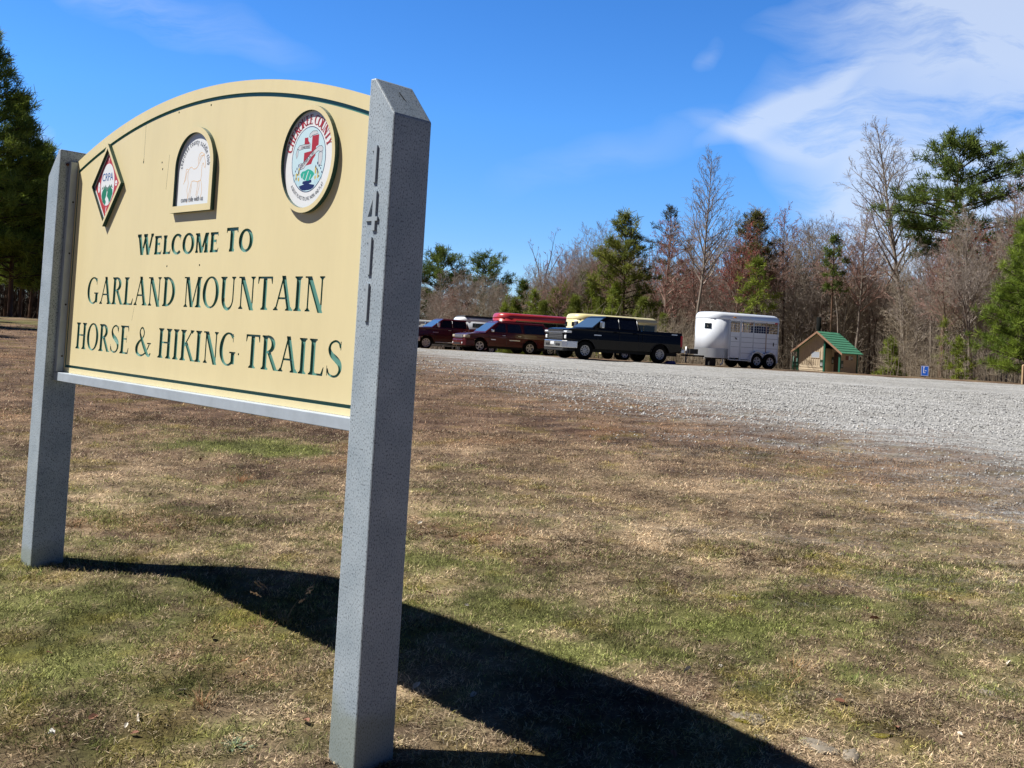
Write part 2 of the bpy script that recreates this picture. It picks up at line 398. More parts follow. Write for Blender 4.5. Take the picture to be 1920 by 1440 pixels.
# ------------------------------------------------------------------ terrain
def gedge(y):                                    # near edge of the gravel lot
    y = np.asarray(y, float); return 8.5-.31*y+1.0*np.exp(-((y-14)/5)**2)
def gd(x, y): return np.asarray(x)-gedge(y)
def gfar(x, y): return y-(44.6+np.maximum(0, 4-np.asarray(x))*1.07)
GP = [(ground_at(px, py), ra, rb, s_) for px, py, ra, rb, s_ in ((440, 838, .75, .30, .45), (300, 800, .3, .2, .2), (1130, 1235, .45, .22, .22), (960, 1140, .35, .2, .18), (1330, 1180, .35, .15, .12), (1640, 1270, .2, .12, .2), (200, 1130, .5, .3, .08), (90, 1250, .3, .25, .12), (830, 1065, .3, .2, .1), (1560, 1130, .3, .15, .1))]
def greenness(x, y):
    g = fbm(x, y, 1.1, 3)*.36+fbm(x, y, .2, 9)*.36+fbm(x, y, .05, 19)*.28
    g = g + .10*sm(-1.2, 1.2, 2.2-np.abs(y-5.6)) + .06*sm(2, -2, x)*sm(8, 6, y)
    for (a, b, ra, rb, s) in ((-2.3, 10.2, .9, .55, .32), (1.0, 5.1, .8, .4, .11), (-.2, 5.1, .8, .35, .12), (-3.4, 6.8, 1.6, .8, .08), (-30, 46, 16, 8, .2), (1.0, 5.2, .8, .4, .06)):
        g = g + s*np.exp(-((x-a)/ra)**2-((y-b)/rb)**2)
    for gp, ra, rb, s_ in GP: g = g + s_*np.exp(-((x-gp.x)/ra)**2-((y-gp.y)/rb)**2)
    g = g - .16*sm(9, 15, y)*sm(40, 34, y) - .1*np.exp(-((y-17)/4)**2)
    return g
def col_of(x, y, rnd):
    g = .82*sm(.55, .78, greenness(x, y)+.30*(rnd-.5))
    r = fbm(x, y, .7, 21)*.8+fbm(x, y, .25, 31)*.2; b2 = fbm(x, y, .09, 37, 2)
    straw = np.array([.61, .475, .315]); dark = np.array([.175, .12, .085]); gr = np.array([.20, .24, .065]); mos = np.array([.30, .26, .04])
    k = np.clip((r*.5+b2*.5-.33)*2.6, 0, 1)[:, None]
    c = dark*(1-k)+straw*k
    bz = (.85*sm(7.5, 13, y+2.2*(fbm(x, y, 2.5, 13)-.5))*sm(60, 46, y))[:, None]; c = c*(1-bz)+c*np.array([.62, .53, .54])*bz
    red = sm(.62, .75, fbm(x, y, 1.1, 77))[:, None]; c = c*(1-red*.35)+np.array([.40, .23, .12])*red*.35
    ms = sm(.66, .76, fbm(x, y, .3, 55)+.1*sm(3, -2, x)*sm(7, 4, y))[:, None]
    g = g[:, None]
    c = c*(1-g)+gr*g; c = c*(1-ms*.4)+mos*ms*.4
    mot = .58+.62*sm(.28, .66, fbm(x, y, .38, 63)*.6+fbm(x, y, .13, 64)*.4)
    return c*mot[:, None]*1.08
ys = np.concatenate([np.linspace(-8, 2.4, 12), np.arange(2.6, 9, .09), np.arange(9, 20, .2), np.arange(20, 50, .5), np.arange(50, 130, 2), [140, 160, 200, 260, 350, 500, 800, 1300, 2400]])
tt = np.linspace(-1, 1, 221); X, Y = [], []
V_ = []
for y in ys:
    wd = 9+1.15*max(y, 0) if y < 130 else 160+1.6*(y-130)
    V_.append(np.stack([tt*wd, np.full_like(tt, y)], 1))
V_ = np.concatenate(V_); Z = hgt(V_[:, 0], V_[:, 1])
nx, ny = len(tt), len(ys)
I = np.arange(nx*ny).reshape(ny, nx)
Q = np.stack([I[:-1, :-1], I[:-1, 1:], I[1:, 1:], I[1:, :-1]], -1).reshape(-1, 4)
def np_mesh(name, verts, faces, k):
    me = bpy.data.meshes.new(name); me.vertices.add(len(verts)); me.vertices.foreach_set('co', np.ascontiguousarray(verts, dtype=np.float32).ravel())
    nf = len(faces); me.loops.add(nf*k); me.loops.foreach_set('vertex_index', np.ascontiguousarray(faces, dtype=np.int32).ravel())
    me.polygons.add(nf); me.polygons.foreach_set('loop_start', np.arange(0, nf*k, k, dtype=np.int32))
    try: me.polygons.foreach_set('loop_total', np.full(nf, k, dtype=np.int32))
    except Exception: pass
    me.update(calc_edges=True); me.validate(); return me
def set_col(me, cols, name='Col'):
    a = me.color_attributes.new(name, 'FLOAT_COLOR', 'POINT'); a.data.foreach_set('color', np.concatenate([cols, np.ones((len(cols), 1))], 1).astype(np.float32).ravel())
gme = np_mesh('ground', np.concatenate([V_, Z[:, None]], 1), Q, 4); gme.polygons.foreach_set('use_smooth', np.ones(len(Q), bool))
set_col(gme, col_of(V_[:, 0], V_[:, 1], np.full(len(V_), .5))*.46)
for nm, fn in (('gd', gd), ('gf', gfar)):
    a = gme.attributes.new(nm, 'FLOAT', 'POINT'); a.data.foreach_set('value', np.asarray(fn(V_[:, 0], V_[:, 1]), dtype=np.float32))
gm = bpy.data.materials.new('ground'); N, L = nt(gm); bs = N['Principled BSDF']; bs.inputs['Roughness'].default_value = .95; bs.inputs['Specular IOR Level'].default_value = .15
geo = N.new('ShaderNodeNewGeometry'); P_ = geo.outputs['Position']
def nz(scale, det=4, rough=.6, vec=None):
    n = N.new('ShaderNodeTexNoise'); n.inputs['Scale'].default_value = scale; n.inputs['Detail'].default_value = det; n.inputs['Roughness'].default_value = rough
    L.new(vec or P_, n.inputs['Vector']); return n.outputs['Fac']
def ramp(v, stops):
    r = N.new('ShaderNodeValToRGB'); L.new(v, r.inputs['Fac'])
    while len(r.color_ramp.elements) < len(stops): r.color_ramp.elements.new(.5)
    for e, (p, c) in zip(r.color_ramp.elements, stops): e.position = p; e.color = (*c, 1)
    return r.outputs['Color']
def mixc(f, a, b, bt='MIX'):
    n = N.new('ShaderNodeMixRGB'); n.blend_type = bt
    for i, v in enumerate((f, a, b)):
        if isinstance(v, (int, float)): n.inputs[i].default_value = v
        elif isinstance(v, tuple): n.inputs[i].default_value = (*v, 1)
        else: L.new(v, n.inputs[i])
    return n.outputs[0]
at_c = N.new('ShaderNodeAttribute'); at_c.attribute_name = 'Col'
at_d = N.new('ShaderNodeAttribute'); at_d.attribute_name = 'gd'; at_f = N.new('ShaderNodeAttribute'); at_f.attribute_name = 'gf'
gr1 = mixc(1.0, at_c.outputs['Color'], ramp(nz(60, 7, .8), [(.32, (.22, .2, .18)), (.5, (1, 1, 1)), (.68, (2.3, 2.2, 2.05))]), 'MULTIPLY')
gr1 = mixc(.5, gr1, mixc(1.0, at_c.outputs['Color'], ramp(nz(5, 6, .7), [(.3, (.45, .42, .4)), (.7, (1.7, 1.6, 1.5))]), 'MULTIPLY'))
vor = N.new('ShaderNodeTexVoronoi'); vor.inputs['Scale'].default_value = 21; L.new(P_, vor.inputs['Vector'])
vo2 = N.new('ShaderNodeTexVoronoi'); vo2.inputs['Scale'].default_value = 9; L.new(P_, vo2.inputs['Vector'])
sepc = N.new('ShaderNodeSeparateColor'); L.new(vor.outputs['Color'], sepc.inputs[0])
sepd = N.new('ShaderNodeSeparateColor'); L.new(vo2.outputs['Color'], sepd.inputs[0])
gv = ramp(sepc.outputs[0], [(0, (.12, .12, .125)), (.12, (.22, .22, .215)), (.5, (.32, .32, .315)), (.9, (.45, .45, .445)), (1, (.56, .56, .555))])
gv = mixc(.45, gv, ramp(sepd.outputs[1], [(0, (.13, .13, .135)), (.1, (.28, .28, .275)), (1, (.45, .45, .445))]))
gv = mixc(1.0, gv, ramp(vor.outputs['Distance'], [(0, (1.05, 1.05, 1.05)), (.6, (.95, .95, .95)), (.95, (.45, .45, .45))]), 'MULTIPLY')
mpt = N.new('ShaderNodeMapping'); mpt.inputs['Rotation'].default_value = (0, 0, R(17)); mpt.inputs['Scale'].default_value = (.12, 1.3, 1); L.new(P_, mpt.inputs['Vector'])
gv = mixc(1.0, gv, ramp(nz(1.0, 4, .6, mpt.outputs[0]), [(.36, (.82, .81, .79)), (.5, (1, 1, 1)), (.68, (1.06, 1.06, 1.07))]), 'MULTIPLY')
gv = mixc(1.0, gv, ramp(nz(.35, 5, .65), [(.3, (.86, .85, .82)), (.7, (1.12, 1.12, 1.13))]), 'MULTIPLY')
def gmath(op, a, b=None, c=None, clamp=False):
    n = N.new('ShaderNodeMath'); n.operation = op; n.use_clamp = clamp
    for i, v in enumerate((a, b, c)):
        if v is None: continue
        if isinstance(v, (int, float)): n.inputs[i].default_value = v
        else: L.new(v, n.inputs[i])
    return n.outputs[0]
mpn = N.new('ShaderNodeMapping'); mpn.inputs['Scale'].default_value = (.30, 1.5, 1); mpn.inputs['Rotation'].default_value = (0, 0, R(-8)); L.new(P_, mpn.inputs['Vector'])
e1 = gmath('MULTIPLY_ADD', gmath('SUBTRACT', nz(1.0, 6, .72, mpn.outputs[0]), .5), 15, at_d.outputs['Fac'])
e1 = gmath('MULTIPLY_ADD', gmath('SUBTRACT', nz(9, 5, .75), .5), 9, e1)
e1 = gmath('MULTIPLY_ADD', e1, .42, .5, True)
e2 = gmath('MULTIPLY_ADD', gmath('SUBTRACT', nz(.9, 5, .7), .5), 3, at_f.outputs['Fac'])
e2 = gmath('MULTIPLY_ADD', e2, -1.2, .5, True)
e0 = gmath('MULTIPLY_ADD', gmath('SUBTRACT', nz(1.3, 6, .75, mpn.outputs[0]), .5), 16, at_d.outputs['Fac'])
e0 = gmath('MULTIPLY_ADD', gmath('SUBTRACT', nz(22, 4, .8), .5), 16, e0)
e0 = gmath('MULTIPLY', gmath('MULTIPLY_ADD', e0, .16, .62, True), .62)
e1 = gmath('MAXIMUM', e1, e0)
gmask = gmath('MULTIPLY', e1, e2)
L.new(mixc(gmask, gr1, gv), bs.inputs['Base Color'])
hh = gmath('ADD', gmath('MULTIPLY', nz(45, 6, .7), .9), gmath('MULTIPLY', nz(9, 5, .6), 1.2))
hg = gmath('SUBTRACT', 1.0, vor.outputs['Distance'])
hgt_ = gmath('ADD', gmath('MULTIPLY', hh, .9), gmath('MULTIPLY', gmath('MULTIPLY', hg, gmask), .9))
bp = N.new('ShaderNodeBump'); bp.inputs['Strength'].default_value = .75; bp.inputs['Distance'].default_value = .03; L.new(hgt_, bp.inputs['Height']); L.new(bp.outputs[0], bs.inputs['Normal'])
gme.materials.append(gm)
go = meshobj('ground', gme); tag(go, 'mown dormant lawn rising to a pale gravel lot', kind='structure')

# ------------------------------------------------------------------ dormant grass blades
grass_m = vcol_mat('grass_blades', .85, .25, .12)
def blades(n, y0, y1, ln, wd, seed, keep_gravel=False):
    rg = np.random.default_rng(seed)
    y = np.sqrt(rg.uniform(y0*y0, y1*y1, n)); x = rg.uniform(-.66, .62, n)*y
    d = gd(x, y); e = d+(fbm(x*.3, y*1.5, 1, 41)-.5)*9+(rg.random(n)-.5)*6
    k = (e < -.3) & (rg.random(n) < np.clip(.35-d*.22, .35, 1)); x, y = x[k], y[k]; n = len(x)
    clump = fbm(x, y, .16, 91)
    k = rg.random(n) < np.clip((fbm(x, y, .07, 91)-.30)*3.6, .12, 1); x, y = x[k], y[k]; n = len(x)
    rnd = rg.random(n); g = greenness(x, y)+.22*(rnd-.5); isg = g > .63
    c = col_of(x, y, rnd)*(.25+1.75*rg.random((n, 1))**1.6)
    dry = (rg.random(n) < .13)[:, None]*(~isg[:, None]); c = np.where(dry, np.array([.66, .55, .38])*(.7+.5*rg.random((n, 1)))*(1-.45*sm(9, 15, y)[:, None]), c)
    z = hgt(x, y); a = rg.uniform(0, 2*PI, n); tilt = np.where(isg, rg.uniform(.3, 1.2, n), np.where(rg.random(n) < .6, rg.uniform(.02, .35, n), rg.uniform(.2, 1.0, n)))
    l = ln*(.4+1.1*rg.random(n))*np.where(isg, .75, 1); wv = wd*(.6+.8*rg.random(n))
    dx, dy, dz = np.cos(a)*np.cos(tilt)*l, np.sin(a)*np.cos(tilt)*l, np.sin(tilt)*l
    b = a+PI/2+rg.uniform(-.6, .6, n); px, py = np.cos(b)*wv/2, np.sin(b)*wv/2
    base = np.stack([x, y, z+rg.uniform(0, .012, n)], 1); W = np.stack([px, py, np.zeros(n)], 1); D = np.stack([dx, dy, dz], 1)
    bend = np.stack([rg.normal(0, .18, n)*l, rg.normal(0, .18, n)*l, -.08*l], 1)
    v = np.stack([base-W, base+W, base+D*.55+W*.8-bend*.2, base+D*.55-W*.8-bend*.2, base+D+bend*.5], 1).reshape(-1, 3)
    i = np.arange(n)*5; f = np.concatenate([np.stack([i, i+1, i+2], 1), np.stack([i, i+2, i+3], 1), np.stack([i+3, i+2, i+4], 1)])
    return v, f, np.repeat(c, 5, axis=0)
GV, GF, GC = [], [], []; off = 0
for args in ((430000, 3.2, 7.0, .027, .0031, 1), (330000, 6.5, 12, .033, .0048, 2), (190000, 11.5, 22, .042, .009, 3), (60000, 21, 42, .055, .018, 4)):
    v, f, c = blades(*args); GV.append(v); GF.append(f+off); GC.append(c); off += len(v)
bm_ = np_mesh('grass', np.concatenate(GV), np.concatenate(GF), 3); set_col(bm_, np.concatenate(GC)); bm_.materials.append(grass_m)
tag(meshobj('grass', bm_), 'short dormant grass and thatch in brown and green patches', 'grass', kind='stuff')

# loose gravel
rg = np.random.default_rng(5); n = 42000
y = np.sqrt(rg.uniform(9.**2, 30.**2, n)); x = rg.uniform(-.2, .62, n)*y
e = gd(x, y)+(fbm(x*.3, y*1.5, 1, 41)-.5)*8+(rg.random(n)-.5)*6; k = e > -1.; x, y = x[k], y[k]; n = len(x)
s = rg.uniform(.009, .022, n)*(1+.4*(y > 15)); z = hgt(x, y)
oct_ = np.array([[1, 0, 0], [0, 1, 0], [-1, 0, 0], [0, -1, 0], [0, 0, .8], [0, 0, -.5]])
v = np.stack([x, y, z], 1)[:, None, :]+oct_[None]*s[:, None, None]*rg.uniform(.55, 1.3, (n, 6, 1))
ca = rg.uniform(0, PI, n); i = (np.arange(n)*6)[:, None, None]
f = (i+np.array([[0, 1, 4], [1, 2, 4], [2, 3, 4], [3, 0, 4], [1, 0, 5], [2, 1, 5], [3, 2, 5], [0, 3, 5]])[None]).reshape(-1, 3)
cc = np.repeat((rg.choice([.10, .27, .35, .43, .55], n, p=[.1, .25, .3, .25, .1])[:, None]*np.array([[1, 1, .99]])), 6, axis=0)
sm_ = np_mesh('gravel', v.reshape(-1, 3), f, 3); set_col(sm_, cc); sm_.materials.append(vcol_mat('gravel_stone', .9, 0, .3))
tag(meshobj('gravel', sm_), 'loose pale grey crushed stone scattered along the edge of the lot', 'gravel', kind='stuff')
# ------------------------------------------------------------------ the sign
tan = mat('sign_cream_paint', (.77, .665, .385), .5, var=.045, scale=2.2, bump=.05, bscale=25, stretch=(2.5, 2.5, .5))
teal = mat('sign_green_paint', (.075, .215, .175), .4)
granite = mat('speckled_grey_post', (.30, .34, .385), .55, var=.0)
m = granite; N, L = nt(m); b = N['Principled BSDF']; tcn = N.new('ShaderNodeTexCoord')
mpp = N.new('ShaderNodeMapping'); mpp.inputs['Scale'].default_value = (1, 1, .55); L.new(tcn.outputs['Object'], mpp.inputs[0])
a1 = N.new('ShaderNodeTexNoise'); a1.inputs['Scale'].default_value = 230; a1.inputs['Detail'].default_value = 2; L.new(mpp.outputs[0], a1.inputs['Vector'])
a2 = N.new('ShaderNodeTexNoise'); a2.inputs['Scale'].default_value = 6; a2.inputs['Detail'].default_value = 5; L.new(tcn.outputs['Object'], a2.inputs['Vector'])
rr = N.new('ShaderNodeValToRGB'); L.new(a1.outputs['Fac'], rr.inputs[0]); e = rr.color_ramp.elements
e[0].position = .33; e[0].color = (.10, .11, .13, 1); e[1].position = .45; e[1].color = (.345, .41, .47, 1); q = e.new(.7); q.color = (.415, .485, .545, 1)
r2 = N.new('ShaderNodeValToRGB'); L.new(a2.outputs['Fac'], r2.inputs[0]); e = r2.color_ramp.elements
e[0].position = .3; e[0].color = (.80, .83, .85, 1); e[1].position = .7; e[1].color = (1.10, 1.09, 1.08, 1)
mm = N.new('ShaderNodeMixRGB'); mm.blend_type = 'MULTIPLY'; mm.inputs[0].default_value = 1; L.new(rr.outputs[0], mm.inputs[1]); L.new(r2.outputs[0], mm.inputs[2])
gg = N.new('ShaderNodeNewGeometry'); sx = N.new('ShaderNodeSeparateXYZ'); L.new(gg.outputs['Position'], sx.inputs[0])
dz = N.new('ShaderNodeMath'); dz.operation = 'MULTIPLY_ADD'; L.new(a2.outputs['Fac'], dz.inputs[0]); dz.inputs[1].default_value = -.35; L.new(sx.outputs['Z'], dz.inputs[2])
r3 = N.new('ShaderNodeValToRGB'); L.new(dz.outputs[0], r3.inputs[0]); e = r3.color_ramp.elements; e[0].position = 0; e[0].color = (.5, .5, .5, 1); e[1].position = .09; e[1].color = (0, 0, 0, 1)
m3 = N.new('ShaderNodeMixRGB'); L.new(r3.outputs[0], m3.inputs[0]); L.new(mm.outputs[0], m3.inputs[1]); m3.inputs[2].default_value = (.17, .2, .13, 1)
L.new(m3.outputs[0], b.inputs['Base Color'])
trim = mat('grey_trim', (.40, .46, .53), .45, var=.12, scale=9)
U = Vector((-.7270371, .68659817, 0)); Nn = Vector((-.68659817, -.7270371, 0))
sign = empty('welcome_sign', (-.47484, 3.57787, 0), math.atan2(-U.y, -U.x), 'large arched cream welcome sign with carved green lettering between two speckled grey posts', 'sign')
Ls, Wp, Dp, Tt, Cc = 3.0293, .15506, .18539, 2.56291, .14847
mb = MB(); mb.prism([(-Wp, -.3), (0, -.3), (0, Tt-Cc), (-Wp+.0296, Tt), (-Wp, Tt)], 0, Dp, granite)
near = mb.build('post', sign, .006, 2); near['label'] = 'near grey post with the raised house number'
mb = MB(); mb.prism([(-Ls-Wp, -.3), (-Ls, -.3), (-Ls, Tt), (-Ls-.0296, Tt), (-Ls-Wp, Tt-Cc)], 0, Dp, granite); mb.build('post', sign, .006, 2)
# house number raised on the near post
num = mat('grey_number', (.35, .405, .455), .5)
cx = -.092
one = [(-.006, 0), (.010, 0), (.010, .140), (-.002, .140), (-.012, .132), (-.022, .128), (-.022, .120), (-.006, .120)]
four = [(.006, 0), (.024, 0), (.024, .036), (.034, .036), (.034, .052), (.024, .052), (.024, .148), (.010, .148), (-.032, .052), (-.032, .036), (.006, .036)]
for zt, sh in ((2.309, one), (2.128, four), (1.963, one), (1.790, one)):
    mb = MB()
    if sh is four:                                     # a counter is left open in the 4
        mb.prism([(.006, 0), (.024, 0), (.024, .148), (.010, .148), (.006, .138)], -.007, .001, num)
        mb.prism([(-.034, .036), (.006, .036), (.006, .052), (-.020, .052)], -.007, .001, num); mb.prism([(.024, .036), (.036, .036), (.036, .052), (.024, .052)], -.007, .001, num)
        mb.prism([(-.034, .036), (-.020, .052), (.006, .118), (.006, .138)], -.0071, .001, num)
    else: mb.prism(sh, -.007, .001, num)
    o = mb.build('house_number_digit', sign); o.location = (cx, 0, zt-.148)
# small knot hole on the sloping top and fixing bolt
mb = MB(); mb.lathe([(0, .01), (.008, .01), (.008, 0)], (0, 0, 0), 'z', mat('rusty_bolt', (.16, .07, .04), .8), 12); o = mb.build('bolt', sign); o.location = (-Ls, .043, 2.478); o.rotation_euler = (0, R(90), 0)
mb = MB(); mb.prism([(-.024, 0), (0, .004), (.012, .002), (.024, -.006), (.004, -.004)], 0, .003, mat('dark_split', (.02, .02, .02), .9), 'z'); o = mb.build('wood_split', sign)
o.location = (-.075, .095, Tt-Cc*.41); o.rotation_euler = (0, math.atan2(Cc, Wp-.03), R(40))
# side strips and bottom beam
for x0, x1 in ((-Ls+.0005, -Ls+.034), (-Wp-.034, -Wp-.0005)):
    mb = MB(); mb.box(x0, x1, .051, .0915, 1.268, 2.495, trim); st = mb.build('side_strip', sign, .002, 1)
    for z in (2.26, 1.96, 1.66, 1.36):
        mb = MB(); xs = x1 if x0 < -1 else x0; mb.lathe([(0, .0015), (.005, .0015), (.006, 0)], (0, 0, 0), 'z', MATS['dark_split'], 10)
        o = mb.build('screw', st); o.location = (xs, .078, z); o.rotation_euler = (0, R(90) if x0 < -1 else R(-90), 0)
mb = MB(); mb.box(-Ls+.0005, -Wp-.0005, .051, .150, 1.2166, 1.2665, trim); mb.build('bottom_beam', sign, .003, 2)
# the carved panel
def arch(du, dr=0):
    rr_ = 4.2-dr; return 2.746-4.2+math.sqrt(rr_*rr_-du*du)
xl, xr, xc = -Ls+.012, -Wp-.012, -1.59
N_ = 60
xsq = [xl+(xr-xl)*i/N_ for i in range(N_+1)]
outer = [(xl, 1.2675), (xr, 1.2675)]+[(x, arch(x-xc)) for x in reversed(xsq)]
groove = []
gl, gr_ = xl+.037, xr-.037
gx = [gl+(gr_-gl)*i/N_ for i in range(N_+1)]
for i in range(N_): groove.append([(gx[i], arch(gx[i]-xc, .058)), (gx[i+1], arch(gx[i+1]-xc, .058)), (gx[i+1], arch(gx[i+1]-xc, .077)), (gx[i], arch(gx[i]-xc, .077))])
groove.append([(gl, 1.297), (gr_, 1.297), (gr_, 1.312), (gl, 1.312)])
groove.append([(gl, 1.3), (gl+.012, 1.3), (gl+.012, arch(gl-xc, .07)), (gl, arch(gl-xc, .07))]); groove.append([(gr_-.012, 1.3), (gr_, 1.3), (gr_, arch(gr_-xc, .07)), (gr_-.012, arch(gr_-xc, .07))])
words = text_line('GARLAND MOUNTAIN', -2.748, -.478, 1.672, .147, .165, .058)
words += text_line('HORSE & HIKING TRAILS', -2.862, -.338, 1.412, .149, .17, .058)
W1 = [.110, .096, .096, .096, .096, .096, .096, .1, .112, .098]
words += text_line('WELCOME TO', -2.172, -1.052, 1.935, .1, .215, .125, .035, W1, gap=.03)
holes = [ell(-u, z, .0055, .0055, 10) for u, z in ((1.837, 1.874), (1.514, 1.876), (1.82, 2.652), (1.506, 2.651), (1.113, 1.468), (1.953, 2.375), (1.964, 2.41), (2.170, 2.430))]
cracks = [[(-2.1712, 2.626), (-2.169, 2.626), (-2.167, 2.43), (-2.1690, 2.43)], [(-1.890, 2.444), (-1.888, 2.444), (-1.902, 2.267), (-1.904, 2.267)], [(-2.161, 1.664), (-2.159, 1.664), (-2.177, 1.59), (-2.179, 1.59)],
          [(-2.172, 2.447), (-2.168, 2.447), (-2.166, 2.424), (-2.172, 2.419)]]
crk = mat('pale_crack', (.62, .47, .25), .7)
inlay('panel', [([outer], 0, tan), (cracks, .0016, crk), (groove, .009, teal), (words, .0075, mat('carved_green_floor', (.115, .30, .25), .4)), (holes, .004, mat('brown_hole', (.35, .26, .14), .7))], sign, teal, .0927, .047, tan)

def medallion(name, outer, inner, label):
    o = inlay(name, [([outer], 0, tan), ([inner], .0150, mat('white_plate', (.80, .81, .82), .35))], sign, mat('dark_green_paint', (.022, .072, .055), .35), .0715, .0215)
    o['label'] = label; return o
YP = .0715+.0145
white = mat('art_white', (.82, .84, .86), .4); red = mat('art_red', (.50, .035, .03), .4); blue = mat('art_blue', (.03, .11, .36), .4); green = mat('art_green', (.01, .20, .085), .4)
navy = mat('art_navy', (.008, .012, .10), .4); sky_ = mat('art_pale_blue', (.58, .78, .86), .4); crim = mat('art_crimson', (.42, .02, .025), .4); ltgreen = mat('art_mint', (.03, .42, .30), .4)
yel = mat('art_yellow', (.62, .50, .12), .4); ink = mat('art_ink', (.02, .025, .04), .4); cyan = mat('art_cyan', (.20, .52, .66), .4); orange = mat('art_orange', (.80, .50, .22), .4); greyp = mat('art_grey', (.62, .64, .68), .4)
# red diamond
dc = (-2.570, 2.332)
def dia(hw, hh): return [(dc[0], dc[1]-hh), (dc[0]+hw, dc[1]), (dc[0], dc[1]+hh), (dc[0]-hw, dc[1])]
dm = medallion('diamond_medallion', dia(.193, .231), dia(.171, .204), 'diamond-shaped raised badge with a red field')
hill = [(-.062, -.035), (-.05, -.02), (-.03, -.012), (-.012, -.028), (.0, -.034), (.02, -.018), (.042, -.012), (.066, -.028), (.07, -.05), (.05, -.088), (.02, -.108), (-.02, -.11), (-.05, -.09), (-.068, -.055)]
road = [(-.004, -.034), (.006, -.034), (.0, -.06), (.022, -.078), (.03, -.095), (.02, -.108), (-.016, -.112), (-.006, -.092), (-.02, -.078), (-.008, -.06)]
trees_ = [(-.07, -.022), (-.062, -.004), (-.052, -.014), (-.044, .002), (-.034, -.01), (-.022, .006), (-.014, -.008), (.002, -.012), (.016, -.006), (.028, .004), (.038, -.008), (.05, .006), (.06, -.01), (.072, -.02), (.05, -.014), (.0, -.036), (-.04, -.014)]
sh = lambda pl, c=dc: [(c[0]+a, c[1]+b) for a, b in pl]
rim = [(dc[0]-.152, dc[1]+.006)]
art = inlay('emblem', [([dia(.169, .202)], 0, white), ([dia(.157, .187)], -.0002, red), ([ell(dc[0], dc[1]+.004, .083, .118, 44)], -.0003, white), ([sh([(-.078, .012), (-.07, -.02), (.07, -.02), (.078, .012), (.07, .03), (-.07, .03)])], -.0003, white),
     ([sh(trees_)], -.0003, mat('art_dull_green', (.12, .22, .17), .5)), ([sh(hill)], -.0003, green), ([sh(road)], -.0003, white),
     ([ell(dc[0]-.105, dc[1]-.006, .014, .030, 20), ell(dc[0]+.105, dc[1]+.006, .014, .016, 20)], -.0003, white), ([ell(dc[0]-.105, dc[1]-.006, .003, .006, 10), sh([(.095, .0), (.115, .0), (.115, .004), (.095, .004)])], -.0003, red),
     (band(sh([(-.006, .172-.02), (.002, .142), (-.004, .132), (.0, .125)]), .004)+band(sh([(.008, .155), (.0, .143)]), .003)+band(sh([(.004, -.122), (-.004, -.135), (.004, -.148), (-.002, -.162)]), .006), -.0003, white)], dm, white, YP)
mb = MB(); flat_text(mb, 'CRPA', dc[0]-.072, dc[1]+.026, .062, blue, YP-.0010, .88); mb.build('lettering', dm, fix=False)
# arched saddle club plate
au, zb, wd = -1.611, 2.137, .1975
def archp(hw, z0, top):
    r_ = hw; return [(au-hw, z0), (au+hw, z0)]+[(au+hw*math.cos(R(a)), top-hw+hw*math.sin(R(a))) for a in range(0, 181, 6)]
am = medallion('arched_medallion', archp(wd, zb, 2.553), archp(wd-.028, zb+.032, 2.525), 'arched raised badge with a white plate and a line-drawn horse')
hc = (-1.604, 2.322)
horse = [spline([(-.064, .035), (-.04, .047), (-.015, .036), (.012, .04), (.03, .056), (.046, .078), (.064, .092), (.076, .09), (.086, .07), (.094, .046), (.088, .036), (.078, .046), (.072, .058), (.062, .05), (.06, .03), (.062, .005), (.056, -.02)], 4),
         spline([(.058, -.02), (.07, -.05), (.072, -.08), (.066, -.1), (.078, -.104)], 4), spline([(.04, -.02), (.046, -.05), (.034, -.08), (.03, -.11), (.04, -.114)], 4),
         spline([(.058, -.02), (.03, -.026), (-.01, -.02), (-.03, -.026), (-.028, -.05), (-.036, -.08), (-.03, -.112), (-.04, -.116)], 4), spline([(-.064, .035), (-.068, .0), (-.06, -.03), (-.068, -.06), (-.058, -.09), (-.06, -.115), (-.068, -.118)], 4),
         spline([(-.064, .035), (-.085, .04), (-.09, .01), (-.1, -.02), (-.108, -.03)], 4), spline([(-.07, .03), (-.082, .02), (-.088, -.01), (-.1, -.02)], 3), spline([(.074, .094), (.056, .108), (.034, .102), (.022, .08), (.026, .058)], 3),
         spline([(.066, .094), (.044, .092), (.034, .072)], 3), spline([(-.03, -.026), (-.04, -.05), (-.05, -.08), (-.052, -.1)], 3), spline([(.03, -.026), (.028, -.06), (.02, -.09)], 3), spline([(.07, .092), (.074, .102), (.078, .092)], 2)]
polys = []
for h_ in horse: polys += band([(hc[0]+a*1.02, hc[1]-.012+b*1.05) for a, b in h_], .0030)
inlay('emblem', [([archp(wd-.030, zb+.034, 2.523)], 0, white), (polys, -.0003, orange)], am, white, YP)
mb = MB(); arc_text(mb, 'cherokee county saddle club', au, 2.352, .120, .116, 90, .040, ink, YP-.0010, squash=.64)
flat_text(mb, 'come ride with us', au-.116, zb+.052, .036, ink, YP-.0010, .82); mb.build('lettering', am, fix=False)
